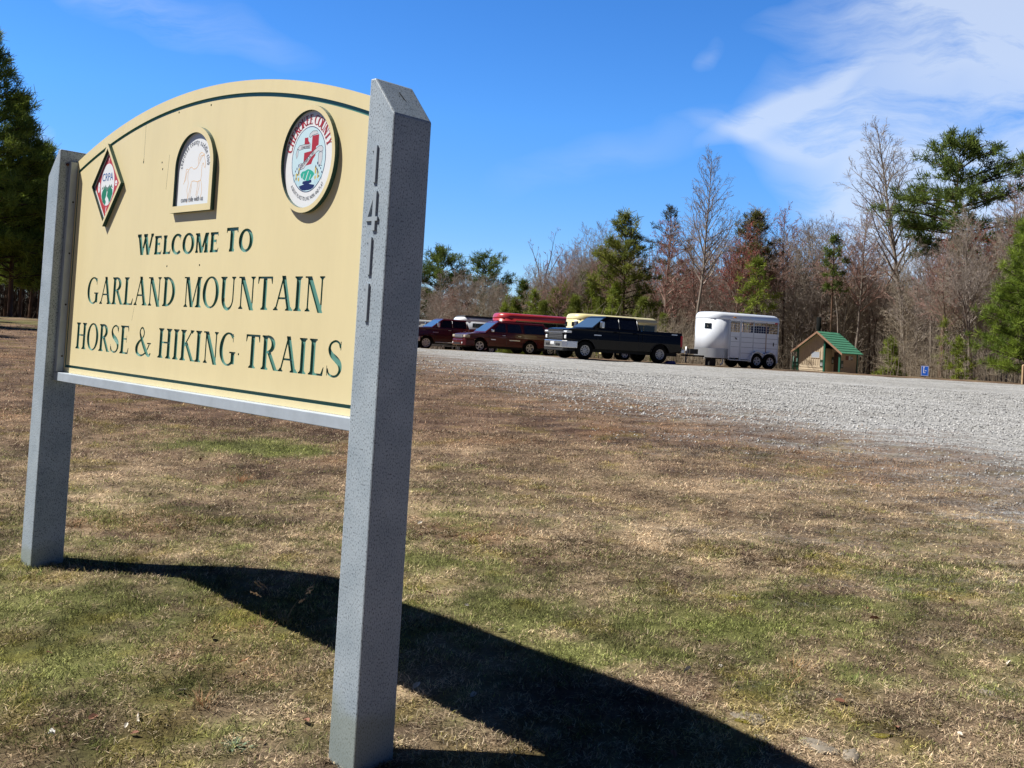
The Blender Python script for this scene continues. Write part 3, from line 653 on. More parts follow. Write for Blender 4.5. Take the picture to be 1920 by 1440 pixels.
# oval county seal
sc_ = (-.655, 2.313); e_ = lambda rx, rz, n=60: ell(sc_[0], sc_[1], rx, rz, n)
sm2 = medallion('oval_medallion', e_(.203, .228), e_(.183, .207), 'oval raised badge with a county seal in red lettering')
S = lambda pl: [(sc_[0]+a, sc_[1]+b) for a, b in pl]
ring = [[(p[0], p[1]), (q_[0], q_[1]), (q2[0], q2[1]), (p2[0], p2[1])] for p, q_, q2, p2 in [(e_(.122, .140)[i], e_(.122, .140)[(i+1) % 60], e_(.1185, .1365)[(i+1) % 60], e_(.1185, .1365)[i]) for i in range(60)]]
county = [[(-.036, .094), (-.012, .094), (-.008, .078), (.002, .07), (-.004, .056), (-.036, .056)], [(.018, .098), (.066, .100), (.066, .055), (.05, .05), (.048, .012), (.032, -.002), (.022, -.022), (-.036, -.028), (-.034, .03), (.018, .034)]]
rib = [[(-.085, .052), (-.07, .064), (-.03, .066), (.008, .064), (.008, .046), (-.04, .048), (-.07, .044)], [(-.058, -.022), (-.04, -.014), (.02, .026), (.068, .05), (.09, .05), (.1, .04), (.098, .02), (.088, .024), (.066, .03), (.02, .008), (-.03, -.036), (-.058, -.042)],
       [(-.085, .052), (-.095, .03), (-.088, .008), (-.08, .02), (-.078, .04)], [(-.068, -.018), (-.05, -.012), (-.042, -.038), (-.066, -.045)], [(.07, .02), (.098, .03), (.098, -.01), (.09, -.03), (.1, -.034), (.074, -.032), (.07, -.01)], [(.0, .108), (.02, .118), (.05, .116), (.06, .104), (.02, .1), (.006, .092), (-.004, .096)]]
out_ = []
for p in rib: out_ += band(S(p+[p[0]]), .0022)
mount = [[(-.052, -.062), (-.04, -.05), (-.02, -.048), (0, -.042), (.02, -.046), (.04, -.056), (.05, -.066), (.03, -.084), (.01, -.092), (-.02, -.088), (-.044, -.076)]]
stream = [[(-.03, -.092), (.03, -.088), (.032, -.1), (.014, -.104), (.036, -.112), (.02, -.118), (.03, -.124), (.052, -.122), (.03, -.13), (-.03, -.131), (-.052, -.122), (-.026, -.12), (-.036, -.112), (-.016, -.108), (-.036, -.1)]]
stream.append([(-.06, -.112), (-.03, -.106), (.02, -.106), (.055, -.112), (.05, -.121), (.02, -.131), (-.02, -.132), (-.048, -.122)])
fl = []; stems = []; buds = []
for s_, zx in ((-1, .07), (1, .062)):
    for k in range(6): fl.append(ell(sc_[0]+s_*(zx+.012*math.cos(k*2.1)), sc_[1]-.062+.022*math.sin(k*1.3), .006, .009, 8))
    for k in range(5): stems += band(S([(s_*(.05+.012*k), -.116+.006*k), (s_*(.06+.011*k), -.075+.002*k), (s_*(.066+.010*k), -.052-.004*k)]), .0018); buds.append(ell(sc_[0]+s_*(.064+.009*k), sc_[1]-.045-.016*(k % 3), .0032, .005, 7))
    buds += [ell(sc_[0]+s_*.068+a, sc_[1]-.022+b, .0035, .007, 7) for a, b in ((0, 0), (.012, -.012), (-.012, -.013), (.002, -.03))]
inlay('emblem', [([e_(.181, .205)], 0, white), ([e_(.1195, .1375)], -.0003, sky_), (ring, -.0003, navy), (stems, -.0003, cyan), ([S(p) for p in stream], -.0003, navy), ([S(p) for p in county], -.0003, crim), ([S(p) for p in rib], -.0003, greyp),
      (out_, -.0003, ink), ([S(p) for p in mount], -.0003, ltgreen), (band(S([(-.012, -.088), (-.004, -.07), (.006, -.05)]), .004)+band(S([(.014, -.088), (.024, -.066)]), .0025)+band(S([(-.034, -.08), (-.026, -.058)]), .0025), -.0003, white), (fl, -.0003, yel), (buds, -.0003, navy)], sm2, white, YP)
mb = MB(); arc_text(mb, 'CHEROKEE COUNTY', sc_[0], sc_[1], .131, .149, 91, .041, crim, YP-.0010, serif=True, spacing=.98, squash=.93)
arc_text(mb, 'A GREAT PLACE TO LIVE, WORK AND PLAY', sc_[0], sc_[1], .152, .174, 270, .022, ink, YP-.0010, inward=True, squash=.62)
flat_text(mb, 'CHARTERED', sc_[0]-.058, sc_[1]+.050, .014, ink, YP-.0010, .80); flat_text(mb, 'DECEMBER 26, 1831', sc_[0]-.048, sc_[1]-.034, .0155, ink, YP-.0010, .80, rot=R(34))
mb.build('lettering', sm2, fix=False)
# ------------------------------------------------------------------ vehicles (local +X forward, +Y their left side, origin on the ground under the front axle)
glass = mat('tinted_glass', (.012, .014, .018), .06, spec=.8, coat=.5); wglass = mat('windscreen_glass', (.05, .09, .15), .08, spec=.6, coat=.2)
chrome = mat('chrome', (.80, .80, .81), .28, 1.0); rubber = mat('tyre_rubber', (.010, .010, .010), .95, spec=.1); alloy = mat('alloy_rim', (.56, .56, .56), .4, .3)
darkpl = mat('dark_plastic', (.02, .02, .022), .6); lens = mat('headlight_lens', (.82, .84, .86), .12, coat=.6); redl = mat('tail_light', (.45, .012, .015), .2, coat=.5); amber = mat('amber_lens', (.75, .3, .04), .3)
under = mat('underbody', (.012, .012, .012), .9); plate_m = mat('licence_plate_white', (.7, .72, .74), .4); steel = mat('bare_metal', (.42, .43, .45), .4, .6)
def wheel(parent, x, y, r, wd, rim_r, spokes, style, side):
    mb = MB(); h = wd/2
    mb.lathe([(rim_r, -h*.9), (rim_r*1.12, -h), (r*.92, -h), (r, -h*.72), (r, h*.72), (r*.92, h), (rim_r*1.12, h), (rim_r, h*.9), (rim_r*.97, -h*.8)], (0, 0, 0), 'y', rubber, 32)
    w_ = mb.build('wheel', parent); w_.location = (x, y, r)
    s = 1 if side > 0 else -1; yo = s*h*.55
    mb = MB(); mb.lathe([(0, yo-s*.03), (rim_r*.98, yo-s*.03)], (0, 0, 0), 'y', darkpl, 24)
    mb.lathe([(rim_r*1.0, s*h*.9), (rim_r*.86, s*h*.84), (rim_r*.86, yo-s*.02)], (0, 0, 0), 'y', alloy, 28); mb.lathe([(0, yo+s*.03), (rim_r*.26, yo+s*.028), (rim_r*.30, yo-s*.02)], (0, 0, 0), 'y', alloy, 16)
    for k in range(spokes):
        a = 2*PI*k/spokes+.2; wd0, wd1 = (rim_r*.15, rim_r*.2) if style == 'wide' else (rim_r*.07, rim_r*.10)
        ca, sa = math.cos(a), math.sin(a)
        P = [(rim_r*.22*ca-wd0*sa, rim_r*.22*sa+wd0*ca), (rim_r*.22*ca+wd0*sa, rim_r*.22*sa-wd0*ca), (rim_r*.9*ca+wd1*sa, rim_r*.9*sa-wd1*ca), (rim_r*.9*ca-wd1*sa, rim_r*.9*sa+wd1*ca)]
        mb.prism(P, yo-s*.02, yo+s*.02, alloy)
    mb.build('rim', w_)
    return w_
def arch_pts(cx, r, z0, n=14):               # wheel arch walked from rear to front along the sill
    a0 = math.asin(max(-.99, (z0-.40)/r)); return [(cx-r*math.cos(a), .40+r*math.sin(a)) for a in [a0+(PI-2*a0)*i/n for i in range(n+1)]]
def vehicle(name, px, py, depth, yaw, sp, label, cat):
    p = at(px, 640, depth); root = empty(name, (p.x, p.y, gz(p.x, p.y)+.0), PI+R(yaw), label, cat)
    W = sp['W']/2; paint = sp['paint']; r = sp['r']; wb = -sp['wb']; z0 = sp['sill']; ar = r+.10
    # lower body with wheel arches
    prof = list(sp['top'])+[(sp['rear'], z0+.12)]+arch_pts(wb, ar, z0)+arch_pts(0, ar, z0)+[(sp['front']-.05, z0+.02)]
    mb = MB(); mb.prism(prof, -W, W, paint); body = mb.build('body', root, .045, 3)
    zb = sp['gh'][4]
    def sy(z): return W*(1-.050*max(0, (z-.92)/(zb-.92))**1.3-.035*max(0, (.92-z)/.5))
    bm = bmesh.new(); bm.from_mesh(body.data)
    for zc in (.62, .78, .92, 1.04, 1.16, 1.28): bmesh.ops.bisect_plane(bm, geom=bm.verts[:]+bm.edges[:]+bm.faces[:], plane_co=(0, 0, zc), plane_no=(0, 0, 1))
    for v in bm.verts: v.co.y = math.copysign(sy(v.co.z), v.co.y)*(1-.05*max(0, (v.co.x-.45)/.55)**2)
    bm.to_mesh(body.data); bm.free()
    mb = MB(); mb.box(sp['rear']+.15, sp['front']-.2, -W*.8, W*.8, z0-.14, z0+.25, under)
    mb.tube([(wb, -W*.7, r), (wb, W*.7, r)], .07, under); mb.tube([(0, -W*.7, r), (0, W*.7, r)], .07, under); mb.box(wb-.3, wb+.3, -W*.85, W*.85, r+.25, z0+.4, under); mb.build('underbody', root)
    # greenhouse
    xb0, xb1, xt0, xt1, zb, zt = sp['gh']; wb_, wt = W*.945, W*.77
    vs = []
    for (x0, x1, z, hw) in ((xb0, xb1, zb-.03, wb_), (xt0, xt1, zt-.05, wt), (xt0-.12, xt1+.1, zt, wt-.12)):
        vs += [(x0, -hw, z), (x0, hw, z), (x1, hw, z), (x1, -hw, z)]
    mb = MB(); mb.add(vs, [(0, 1, 5, 4), (1, 2, 6, 5), (2, 3, 7, 6), (3, 0, 4, 7), (4, 5, 9, 8), (5, 6, 10, 9), (6, 7, 11, 10), (7, 4, 8, 11), (8, 9, 10, 11), (3, 2, 1, 0)], paint)
    cab = mb.build('cabin_roof', root, .035, 3)
    def side(x, t, s, off=.012):               # point on the side glass plane at height fraction t
        return (x, s*(wb_+(wt-wb_)*t+off), zb-.03+(zt-.05-zb+.03)*t)
    for s in (1, -1):
        for (a0, a1, b0, b1) in sp['wins']:     # bottom front, bottom rear, top front, top rear
            mb = MB(); mb.add([side(a0, .10, s), side(a1, .10, s), side(b1, .86, s), side(b0, .86, s)], [(0, 1, 2, 3)], glass)
            mb.add([side(a0, .10, s, -.01), side(a1, .10, s, -.01), side(b1, .86, s, -.01), side(b0, .86, s, -.01)], [(3, 2, 1, 0)], glass); mb.build('side_window', root)
            if sp.get('trim'):
                mb = MB(); mb.tube([side(a0+.02, .07, s), side(a1-.02, .07, s)], .012, sp['trim'], 5); mb.build('window_trim', root)
    mb = MB()
    def fr(y, t, off=.012): return (xb0+(xt0-xb0)*t+off*.8, y*(1-.20*t), zb-.03+(zt-.05-zb+.03)*t+off*.6)
    mb.quad([fr(-W*.86, .1), fr(W*.86, .1), fr(W*.88, .92), fr(-W*.88, .92)], wglass); mb.build('windscreen', root)
    mb = MB(); rr_ = lambda y, t: (xb1+(xt1-xb1)*t-.012, y*(1-.20*t), zb-.03+(zt-.05-zb+.03)*t)
    mb.quad([rr_(W*.8, .2), rr_(-W*.8, .2), rr_(-W*.82, .85), rr_(W*.82, .85)], glass); mb.build('rear_window', root)
    # wheels
    for x in (0, wb):
        for s in (1, -1): wheel(root, x, s*(W-.155), r, .27, sp['rim'], sp['spokes'], sp['style'], s)
    # door seams, handles, mouldings
    for s in (1, -1):
        for xd in sp['seams']:
            mb = MB(); mb.tube([(xd, s*(sy(z_)+.001), z_) for z_ in (z0+.1, .62, .78, .92, 1.04, zb-.05)], .009, darkpl, 4); mb.build('door_seam', root)
        for xd in sp['handles']:
            mb = MB(); mb.box(xd-.10, xd+.10, min(s*(sy(zb-.15)-.005), s*(sy(zb-.15)+.035)), max(s*(sy(zb-.15)-.005), s*(sy(zb-.15)+.035)), zb-.17, zb-.14, sp['hmat']); mb.build('door_handle', root, .008, 1)
        if sp['truck']:
            for xp in (sp['wins'][0][1]-.06, sp['wins'][1][1]-.05):
                mb = MB(); mb.tube([side(xp, .10, s, .012), side(xp+.02*(xp < -2.2), .88, s, .012)], .013, steel, 5); mb.build('pillar_trim', root)
        mb = MB(); mb.tube([(sp['mx'], s*(W-.06), zb+.06), (sp['mx'], s*(W+.14), zb+.10)], .025, darkpl, 6); mr = mb.build('mirror', root)
        mb = MB(); mb.box(sp['mx']-.07, sp['mx']+.07, min(s*(W+.05), s*(W+.25)), max(s*(W+.05), s*(W+.25)), zb+.02, zb+.02+sp['mh'], sp['mmat']); mb.build('mirror_shell', mr, .03, 2)
        # arch lip
        for cx_ in (0, wb):
            mb = MB(); pa = arch_pts(cx_, ar+.012, z0); mb.tube([(a_, s*(W-.004), b_) for a_, b_ in pa], .018, paint if sp['style'] != 'thin' else darkpl, 5); mb.build('wheel_arch', root)
        for (x0, x1, z_) in sp.get('badges', []):
            mb = MB(); mb.box(x0, x1, min(s*(sy(z_)-.002), s*(sy(z_)+.006)), max(s*(sy(z_)-.002), s*(sy(z_)+.006)), z_-.022, z_+.022, chrome); mb.build('badge', root)
        if sp.get('step'):
            mb = MB(); mb.tube([(-.62, s*(W-.02), z0-.02), (wb+.72, s*(W-.02), z0-.02)], .038, sp['step'], 8); mb.build('side_step', root)
        mb = MB(); mb.box(sp['rear']-.02, sp['rear']+.10, min(s*(W-.16), s*(W+.008)), max(s*(W-.16), s*(W+.008)), zb-.62, zb-.12 if sp['truck'] else zb-.05, redl); mb.build('tail_light', root, .015, 1)
    # face
    f = sp['front']; hz = sp['hood']
    if sp['truck']:
        mb = MB(); mb.box(f-.06, f+.03, -W*.66, W*.66, .86, hz-.10, darkpl)
        for z_ in (.95, 1.02, 1.09): mb.box(f+.02, f+.038, -W*.60, W*.60, z_-.005, z_+.005, steel)
        for k in range(-7, 8): mb.box(f+.021, f+.036, k*.085-.004, k*.085+.004, .88, 1.13, darkpl)
        g_ = mb.build('grille', root, 0); mb = MB(); mb.box(f+.01, f+.07, -W*.93, W*.93, hz-.25, hz-.20, chrome); mb.box(f-.0, f+.045, -W*.58, W*.58, hz-.28, hz-.268, chrome); mb.build('grille_bar', g_, .01, 1)
        for s in (1, -1):
            mb = MB(); mb.box(f-.22, f+.04, min(s*W*.72, s*(W+.01)), max(s*W*.72, s*(W+.01)), hz-.235, hz-.145, lens); mb.build('headlight', root, .02, 2)
            mb = MB(); mb.box(f-.10, f+.035, min(s*W*.78, s*(W*.93)), max(s*W*.78, s*(W*.93)), .90, 1.06, lens); mb.build('fog_light', root, .03, 2)
        mb = MB(); mb.prism([(f-.55, -W-.012), (f-.02, -W-.012), (f+.14, -W*.80), (f+.17, 0), (f+.14, W*.80), (f-.02, W+.012), (f-.55, W+.012), (f-.55, W-.05), (f-.1, W-.05), (f-.1, -W+.05), (f-.55, -W+.05)], .50, .82, sp['bumper'], 'z')
        bp_ = mb.build('bumper', root, .03, 2); mb = MB(); mb.box(f+.165, f+.18, -.17, .17, .63, .76, plate_m); mb.build('number_plate', bp_); mb = MB(); mb.box(f-.15, f+.12, -W*.86, W*.86, .36, .50, darkpl); mb.build('valance', bp_, .03, 1)
        for s in (1, -1):
            mb = MB(); mb.box(f+.13, f+.175, min(s*.3, s*.62), max(s*.3, s*.62), .56, .68, darkpl); mb.build('tow_opening', bp_)
        # rear bumper
        e_ = sp['rear']; mb = MB(); mb.box(e_-.20, e_+.02, -W*.96, W*.96, .52, .72, chrome); mb.build('rear_bumper', root, .04, 2)
        xb = sp['gh'][1]-.06; mb = MB(); mb.tube([(xb, sy(z_)+.001, z_) for z_ in (z0+.12, .62, .78, .92, 1.04, zb-.03)], .010, darkpl, 4); mb.build('bed_gap', root)
    else:
        mb = MB(); mb.box(f-.04, f+.03, -W*.62, W*.62, .80, hz-.12, mat('grille_grey', (.20, .20, .21), .4, .5))
        mb.box(f+.02, f+.045, -W*.58, W*.58, .86, .90, sp['paint'] if False else chrome); g_ = mb.build('grille', root, .012, 1)
        for s in (1, -1):
            mb = MB(); mb.box(f-.30, f+.02, min(s*W*.68, s*(W+.008)), max(s*W*.68, s*(W+.008)), .84, hz-.14, mat('clouded_headlight', (.50, .45, .34), .3)); mb.build('headlight', root, .03, 2)
            mb = MB(); mb.lathe([(0, .012), (.06, .012), (.065, 0)], (0, 0, 0), 'z', lens, 12); fo = mb.build('fog_light', root); fo.location = (f+.085, s*W*.72, .50); fo.rotation_euler = (0, R(90), 0)
        mb = MB(); mb.prism([(f-.62, -W-.008), (f-.05, -W-.008), (f+.09, -W*.78), (f+.11, 0), (f+.09, W*.78), (f-.05, W+.008), (f-.62, W+.008), (f-.62, W-.06), (f-.1, W-.06), (f-.1, -W+.06), (f-.62, -W+.06)], .36, .72, paint, 'z'); bp_ = mb.build('bumper', root, .04, 2)
        mb = MB(); mb.box(f+.09, f+.118, -W*.5, W*.5, .42, .52, darkpl); mb.build('air_intake', bp_)
        for s in (1, -1):
            mb = MB(); zt_ = sp['gh'][5]+.03; mb.tube([(-1.35, s*W*.66, zt_-.05), (-1.45, s*W*.66, zt_+.02), (-4.1, s*W*.66, zt_+.02), (-4.25, s*W*.66, zt_-.05)], .02, paint, 6); mb.build('roof_rail', root)
        e_ = sp['rear']; mb = MB(); mb.box(e_-.12, e_+.2, -W*.97, W*.97, .42, .66, paint); mb.build('rear_bumper', root, .05, 2)
    return root, p
def truck_spec(paint, W=2.06, k=1.0):
    return dict(W=W, paint=paint, r=.42, wb=4.03, sill=.50, rear=-5.25, front=.97, hood=1.40, truck=True, rim=.235, spokes=10, style='thin',
        top=[(.97, .80), (.95, 1.22), (.86, 1.34), (.55, 1.39), (-.40, 1.44), (-2.98, 1.44), (-3.04, 1.46), (-5.22, 1.46), (-5.27, 1.35)],
        gh=(-.32, -2.98, -1.10, -2.80, 1.44, 2.02), wins=[(-.72, -1.72, -1.22, -1.72), (-1.84, -2.74, -1.84, -2.66)], seams=[-.62, -1.78, -2.82], handles=[-1.58, -2.62], hmat=paint, mx=-.72, mh=.30, mmat=chrome, bumper=chrome, badges=[(-.42, -.80, 1.13), (-.12+-4.85, -4.65, 1.37)])
black = mat('black_car_paint', (.003, .003, .004), .22, coat=.0, spec=.25); maroon = mat('maroon_car_paint', (.075, .009, .013), .22, coat=.4, spec=.3); maroon2 = mat('dark_red_car_paint', (.055, .008, .011), .25, coat=.4, spec=.3)
YAW = 24
tr, tp = vehicle('pickup_truck', 1077, 0, 44.6, 26, truck_spec(black), 'black crew cab pickup truck with chrome bumper towing the white horse trailer', 'pickup truck')
sub = dict(W=2.0, paint=maroon, r=.395, wb=3.30, sill=.40, rear=-4.62, front=.96, hood=1.13, truck=False, rim=.255, spokes=5, style='wide',
    top=[(.96, .70), (.94, .92), (.84, 1.03), (.5, 1.10), (-.42, 1.18), (-4.55, 1.22), (-4.66, 1.0)],
    gh=(-.30, -4.58, -1.15, -4.30, 1.22, 1.90), wins=[(-.80, -1.66, -1.28, -1.66), (-1.80, -2.72, -1.80, -2.64), (-2.90, -4.34, -2.86, -4.12)], seams=[-.62, -1.73, -2.80], handles=[-1.52, -2.56], hmat=chrome, mx=-.70, mh=.16, mmat=chrome, badges=[(-1.0, -.7, .80), (-1.9, -2.6, .80)])
sv, sp_ = vehicle('suv', 888, 0, 58.5, 25, sub, 'maroon full-size SUV with chrome door handles parked between the two pickup trucks', 'suv')
s3 = truck_spec(maroon2); s3['step'] = alloy; s3['spokes'] = 8; s3['badges'] = [(-.42, -.8, 1.12)]; s3['rim'] = .28; s3['style'] = 'wide'; s3['hmat'] = alloy
p3_, pp3 = vehicle('pickup_truck', 789, 0, 63.5, 25, s3, 'dark red pickup truck with silver side step, leftmost of the parked vehicles', 'pickup truck')

# ------------------------------------------------------------------ trailers (local +X forward, origin at the ground under the rear end)
twhite = mat('white_trailer_paint', (.76, .80, .86), .3, coat=.5, var=.03, scale=2); tsilver = mat('trailer_stone_guard', (.42, .43, .45), .35, .5); talum = mat('aluminium_post', (.55, .56, .58), .35, .6)
tred = mat('red_trailer_paint', (.40, .035, .04), .32, coat=.4, var=.10, scale=1.2); tcream = mat('cream_trailer_paint', (.78, .70, .36), .35, coat=.3, var=.06, scale=1.2); tgrey = mat('grey_trailer_paint', (.40, .41, .42), .45)
def plan(Lx, W, rc, ins=0, n=8, x0=0):
    h = W/2-ins; r_ = max(.02, rc-ins); f = Lx-ins; p = [(x0+ins, -h), (f-r_, -h)]
    p = [(x0+ins, -h)]+[(f-r_+r_*math.sin(t), -h+r_-r_*math.cos(t)) for t in [PI/2*i/n for i in range(n+1)]]+[(f-r_+r_*math.cos(t), h-r_+r_*math.sin(t)) for t in [PI/2*i/n for i in range(n+1)]]+[(x0+ins, h)]
    return p
def trailer_shell(root, Lx, W, z0, zt, rc, body, roofm, cut=None, name='body'):
    mb = MB()
    x0 = cut or 0
    mb.rings([[(a, b, z) for a, b in plan(Lx, W, rc, 0, 8, x0)] for z in (z0, zt-.34)], body)
    bd = mb.build(name, root); 
    rr_ = [(0, zt-.34), (-.012, zt-.335), (-.012, zt-.30), (.0, zt-.22), (.03, zt-.13), (.10, zt-.055), (.20, zt-.015), (.34, zt)]
    mb = MB(); mb.rings([[(a, b, z) for a, b in plan(Lx, W, rc, i)] for i, z in rr_], roofm); mb.build('roof', root)
    return bd
def hitch(root, Lx, W, z=.52):
    mb = MB(); mb.tube([(Lx-.5, -.5, z), (Lx+1.15, 0, z), (Lx-.5, .5, z)], .045, under, 6); mb.tube([(Lx+.85, 0, z-.35), (Lx+.85, 0, z+.42)], .04, steel, 8)
    mb.box(Lx+.25, Lx+.75, -.2, .2, z+.08, z+.32, darkpl); mb.build('tongue', root)
def trailer_wheels(root, xs, W, r=.37):
    for x in xs:
        for s in (1, -1): wheel(root, x, s*(W/2+.02), r, .22, .20, 5, 'wide', s)
def fender(root, xs, W, r, m):
    for s in (1, -1):
        mb = MB(); R_ = r+.10; x0, x1 = min(xs), max(xs)
        top = [(x0-R_*math.cos(a), r+R_*math.sin(a)) for a in [PI*i/24 for i in range(7, 0, -1)]] if False else []
        xm = (x0+x1)/2
        outer = [(x0-R_, r-.06)]+[(x0-R_*math.cos(a), r+R_*math.sin(a)) for a in [PI/2*i/8 for i in range(1, 9)]]
        dip = r+.72*R_
        mid = [(x0+R_*math.sin(.45), r+R_*math.cos(.45)), (xm, dip), (x1-R_*math.sin(.45), r+R_*math.cos(.45))] if x1 > x0 else []
        outer = outer+mid+[(x1+R_*math.sin(a), r+R_*math.cos(a)) for a in [PI/2*i/8 for i in range(0, 9)]]+[(x1+R_, r-.06)]
        inner = [(a+(xm-a)*.045, b-.035 if b > r+.05 else b) for a, b in outer]
        y0, y1 = s*(W/2-.05), s*(W/2+.16)
        for i in range(len(outer)-1): mb.prism([outer[i], outer[i+1], inner[i+1], inner[i]], min(y0, y1), max(y0, y1), m)
        mb.build('fender', root, fix=False)
# the white horse trailer behind the black truck
fwd = Vector((-math.cos(R(YAW)), -math.sin(R(YAW)), 0)); side_l = Vector((math.sin(R(YAW)), -math.cos(R(YAW)), 0))
q = at(1459, 640, 47.6); LT, WT = 4.34, 1.86
tw = empty('horse_trailer', (q.x, q.y, gz(q.x, q.y)-side_l.y*0), PI+R(YAW), 'white horse trailer with rounded nose, barred open sides and two wheels', 'horse trailer')
tw.location = q - side_l*(WT/2); tw.location.z = gz(q.x, q.y)
xc_ = 3.26; z0_, zt_ = .42, 2.62; zr = zt_-.34
trailer_shell(tw, LT, WT, z0_, zt_, .72, twhite, twhite, cut=xc_, name='nose')
mb = MB(); mb.rings([[(a, b, z) for a, b in plan(LT+.012, WT+.024, .73, 0, 8, xc_+.02)] for z in (z0_+.01, z0_+.45)], tsilver, cap=False); mb.build('stone_guard', tw)
zo0, zo1 = 1.72, 2.22
mb = MB(); mb.box(0, .05, -WT/2, WT/2, z0_, 1.62, twhite); mb.box(0, xc_, -WT/2, WT/2, z0_-.06, z0_, under); mb.box(0, .05, -WT/2, WT/2, zo1+.02, zr, twhite); mb.build('rear_door', tw)
for s in (1, -1):
    y0, y1 = (WT/2-.03, WT/2) if s > 0 else (-WT/2, -WT/2+.03)
    mb = MB(); mb.box(.05, 2.44, y0, y1, z0_, zo0, twhite); mb.box(.05, xc_, y0, y1, zo1, zr+.002, twhite)
    mb.box(2.46, 2.54, y0, y1, z0_, zo1, twhite)
    mb.box(3.16, xc_, y0, y1, z0_, zo1, twhite); sd = mb.build('side_wall', tw)
    yo = y1+.012 if s > 0 else y0-.012
    for x in (.03, .82, 1.66, 2.48, 3.21):
        mb = MB(); mb.box(x-.03, x+.03, min(yo, y0), max(yo, y1), z0_-.04, zo1+.04, talum if x not in (.82,) else mat('rusty_post', (.40, .31, .27), .6)); mb.build('post', tw)
    mb = MB()
    for z_ in (.72, 1.0, 1.24, 1.47): mb.box(.06, 2.45, min(yo, y0)-.0 if s < 0 else y1, max(yo, y1) if s > 0 else y0, z_-.008, z_+.008, mat('seam_grey', (.22, .24, .28), .6))
    mb.build('panel_seams', sd)
    mb = MB()
    for z_ in (1.82, 1.94, 2.06): mb.box(.06, 3.16, (y0+y1)/2-.006, (y0+y1)/2+.006, z_-.007, z_+.007, talum)
    for x in (1.0, 1.16, 1.32, 1.48, 1.84, 2.0, 2.16, 2.32, 2.85): mb.box(x-.007, x+.007, (y0+y1)/2-.009, (y0+y1)/2+.009, zo0, zo1, talum)
    mb.build('side_bars', tw)
    mb = MB(); mb.box(2.56, 3.14, y0+.004, y1+.010 if s > 0 else y1-.004, z0_+.05, zo0-.02, twhite); dd = mb.build('side_door', tw, .006, 1)
    mb = MB()
    for z_ in (1.0, 1.24, 1.47): mb.box(2.58, 3.12, min(yo, y0), max(yo, y1), z_-.007, z_+.007, MATS['seam_grey'])
    mb.build('door_seams', dd); mb = MB(); mb.tube([(2.78, yo+.02*s, 1.36), (2.86, yo+.04*s, 1.42)], .03, darkpl, 6); mb.build('latch', dd)
    mb = MB(); mb.box(.30, .34, min(yo, y0), max(yo, y1)+.02*(s > 0), 1.13, 1.30, darkpl); mb.build('latch', tw)
    mb = MB(); mb.box(.10, .26, min(yo, y0)-.02*(s < 0), max(yo, y1)+.02*(s > 0), 2.20, 2.27, redl); mb.build('marker_light', tw)
    mb = MB(); mb.box(2.85, 3.0, min(yo, y0)-.02*(s < 0), max(yo, y1)+.02*(s > 0), 2.36, 2.41, amber); mb.build('marker_light', tw)
    mb = MB(); mb.box(1.92, xc_, min(yo, y0)-.1*(s < 0), max(yo, y1)+.1*(s > 0), z0_-.07, z0_-.03, talum); mb.build('running_board', tw)
mb = MB(); mb.quad([(LT-.20+.02+.012, WT/2-.20-.27, 0), (LT+.012, WT/2-.72-.05, 0), (LT+.012, WT/2-.72-.05, 1), (LT-.2+.032, WT/2-.47, 1)], glass) if False else None
a0, a1 = R(8), R(38)                             # window curving round the nose
nw = [(LT-.72+.732*math.cos(a), WT/2-.72+.732*math.sin(a)) for a in [a0+(a1-a0)*i/5 for i in range(6)]]
mb.rings([[(a, b, 1.80) for a, b in nw]+[(a-.03, b-.03, 1.80) for a, b in nw[::-1]], [(a, b, 2.06) for a, b in nw]+[(a-.03, b-.03, 2.06) for a, b in nw[::-1]]], glass, smooth=False); mb.build('nose_window', tw)
wx = (.60, 1.46); trailer_wheels(tw, wx, WT); fender(tw, wx, WT, .37, twhite); hitch(tw, LT, WT, .46)
mb = MB(); mb.tube([(3.3, .55, .40), (3.3, .62, .26), (3.4, .66, .16), (3.5, .66, .10)], .035, twhite, 8); mb.build('drain_pipe', tw)
mb = MB(); mb.box(.12, .78, -.35, .35, 1.45, 2.08, mat('navy_blanket', (.012, .02, .09), .8)); mb.build('hanging_blanket', tw, .04, 2)
mb = MB(); mb.box(3.75, 4.15, .25, .6, .05, .36, under); mb.build('spare_box', tw)
tw.scale = (.9, 1, 1)
for ch in tw.children:
    if ch.name.startswith('wheel'): ch.scale = (1/.9, 1, 1)
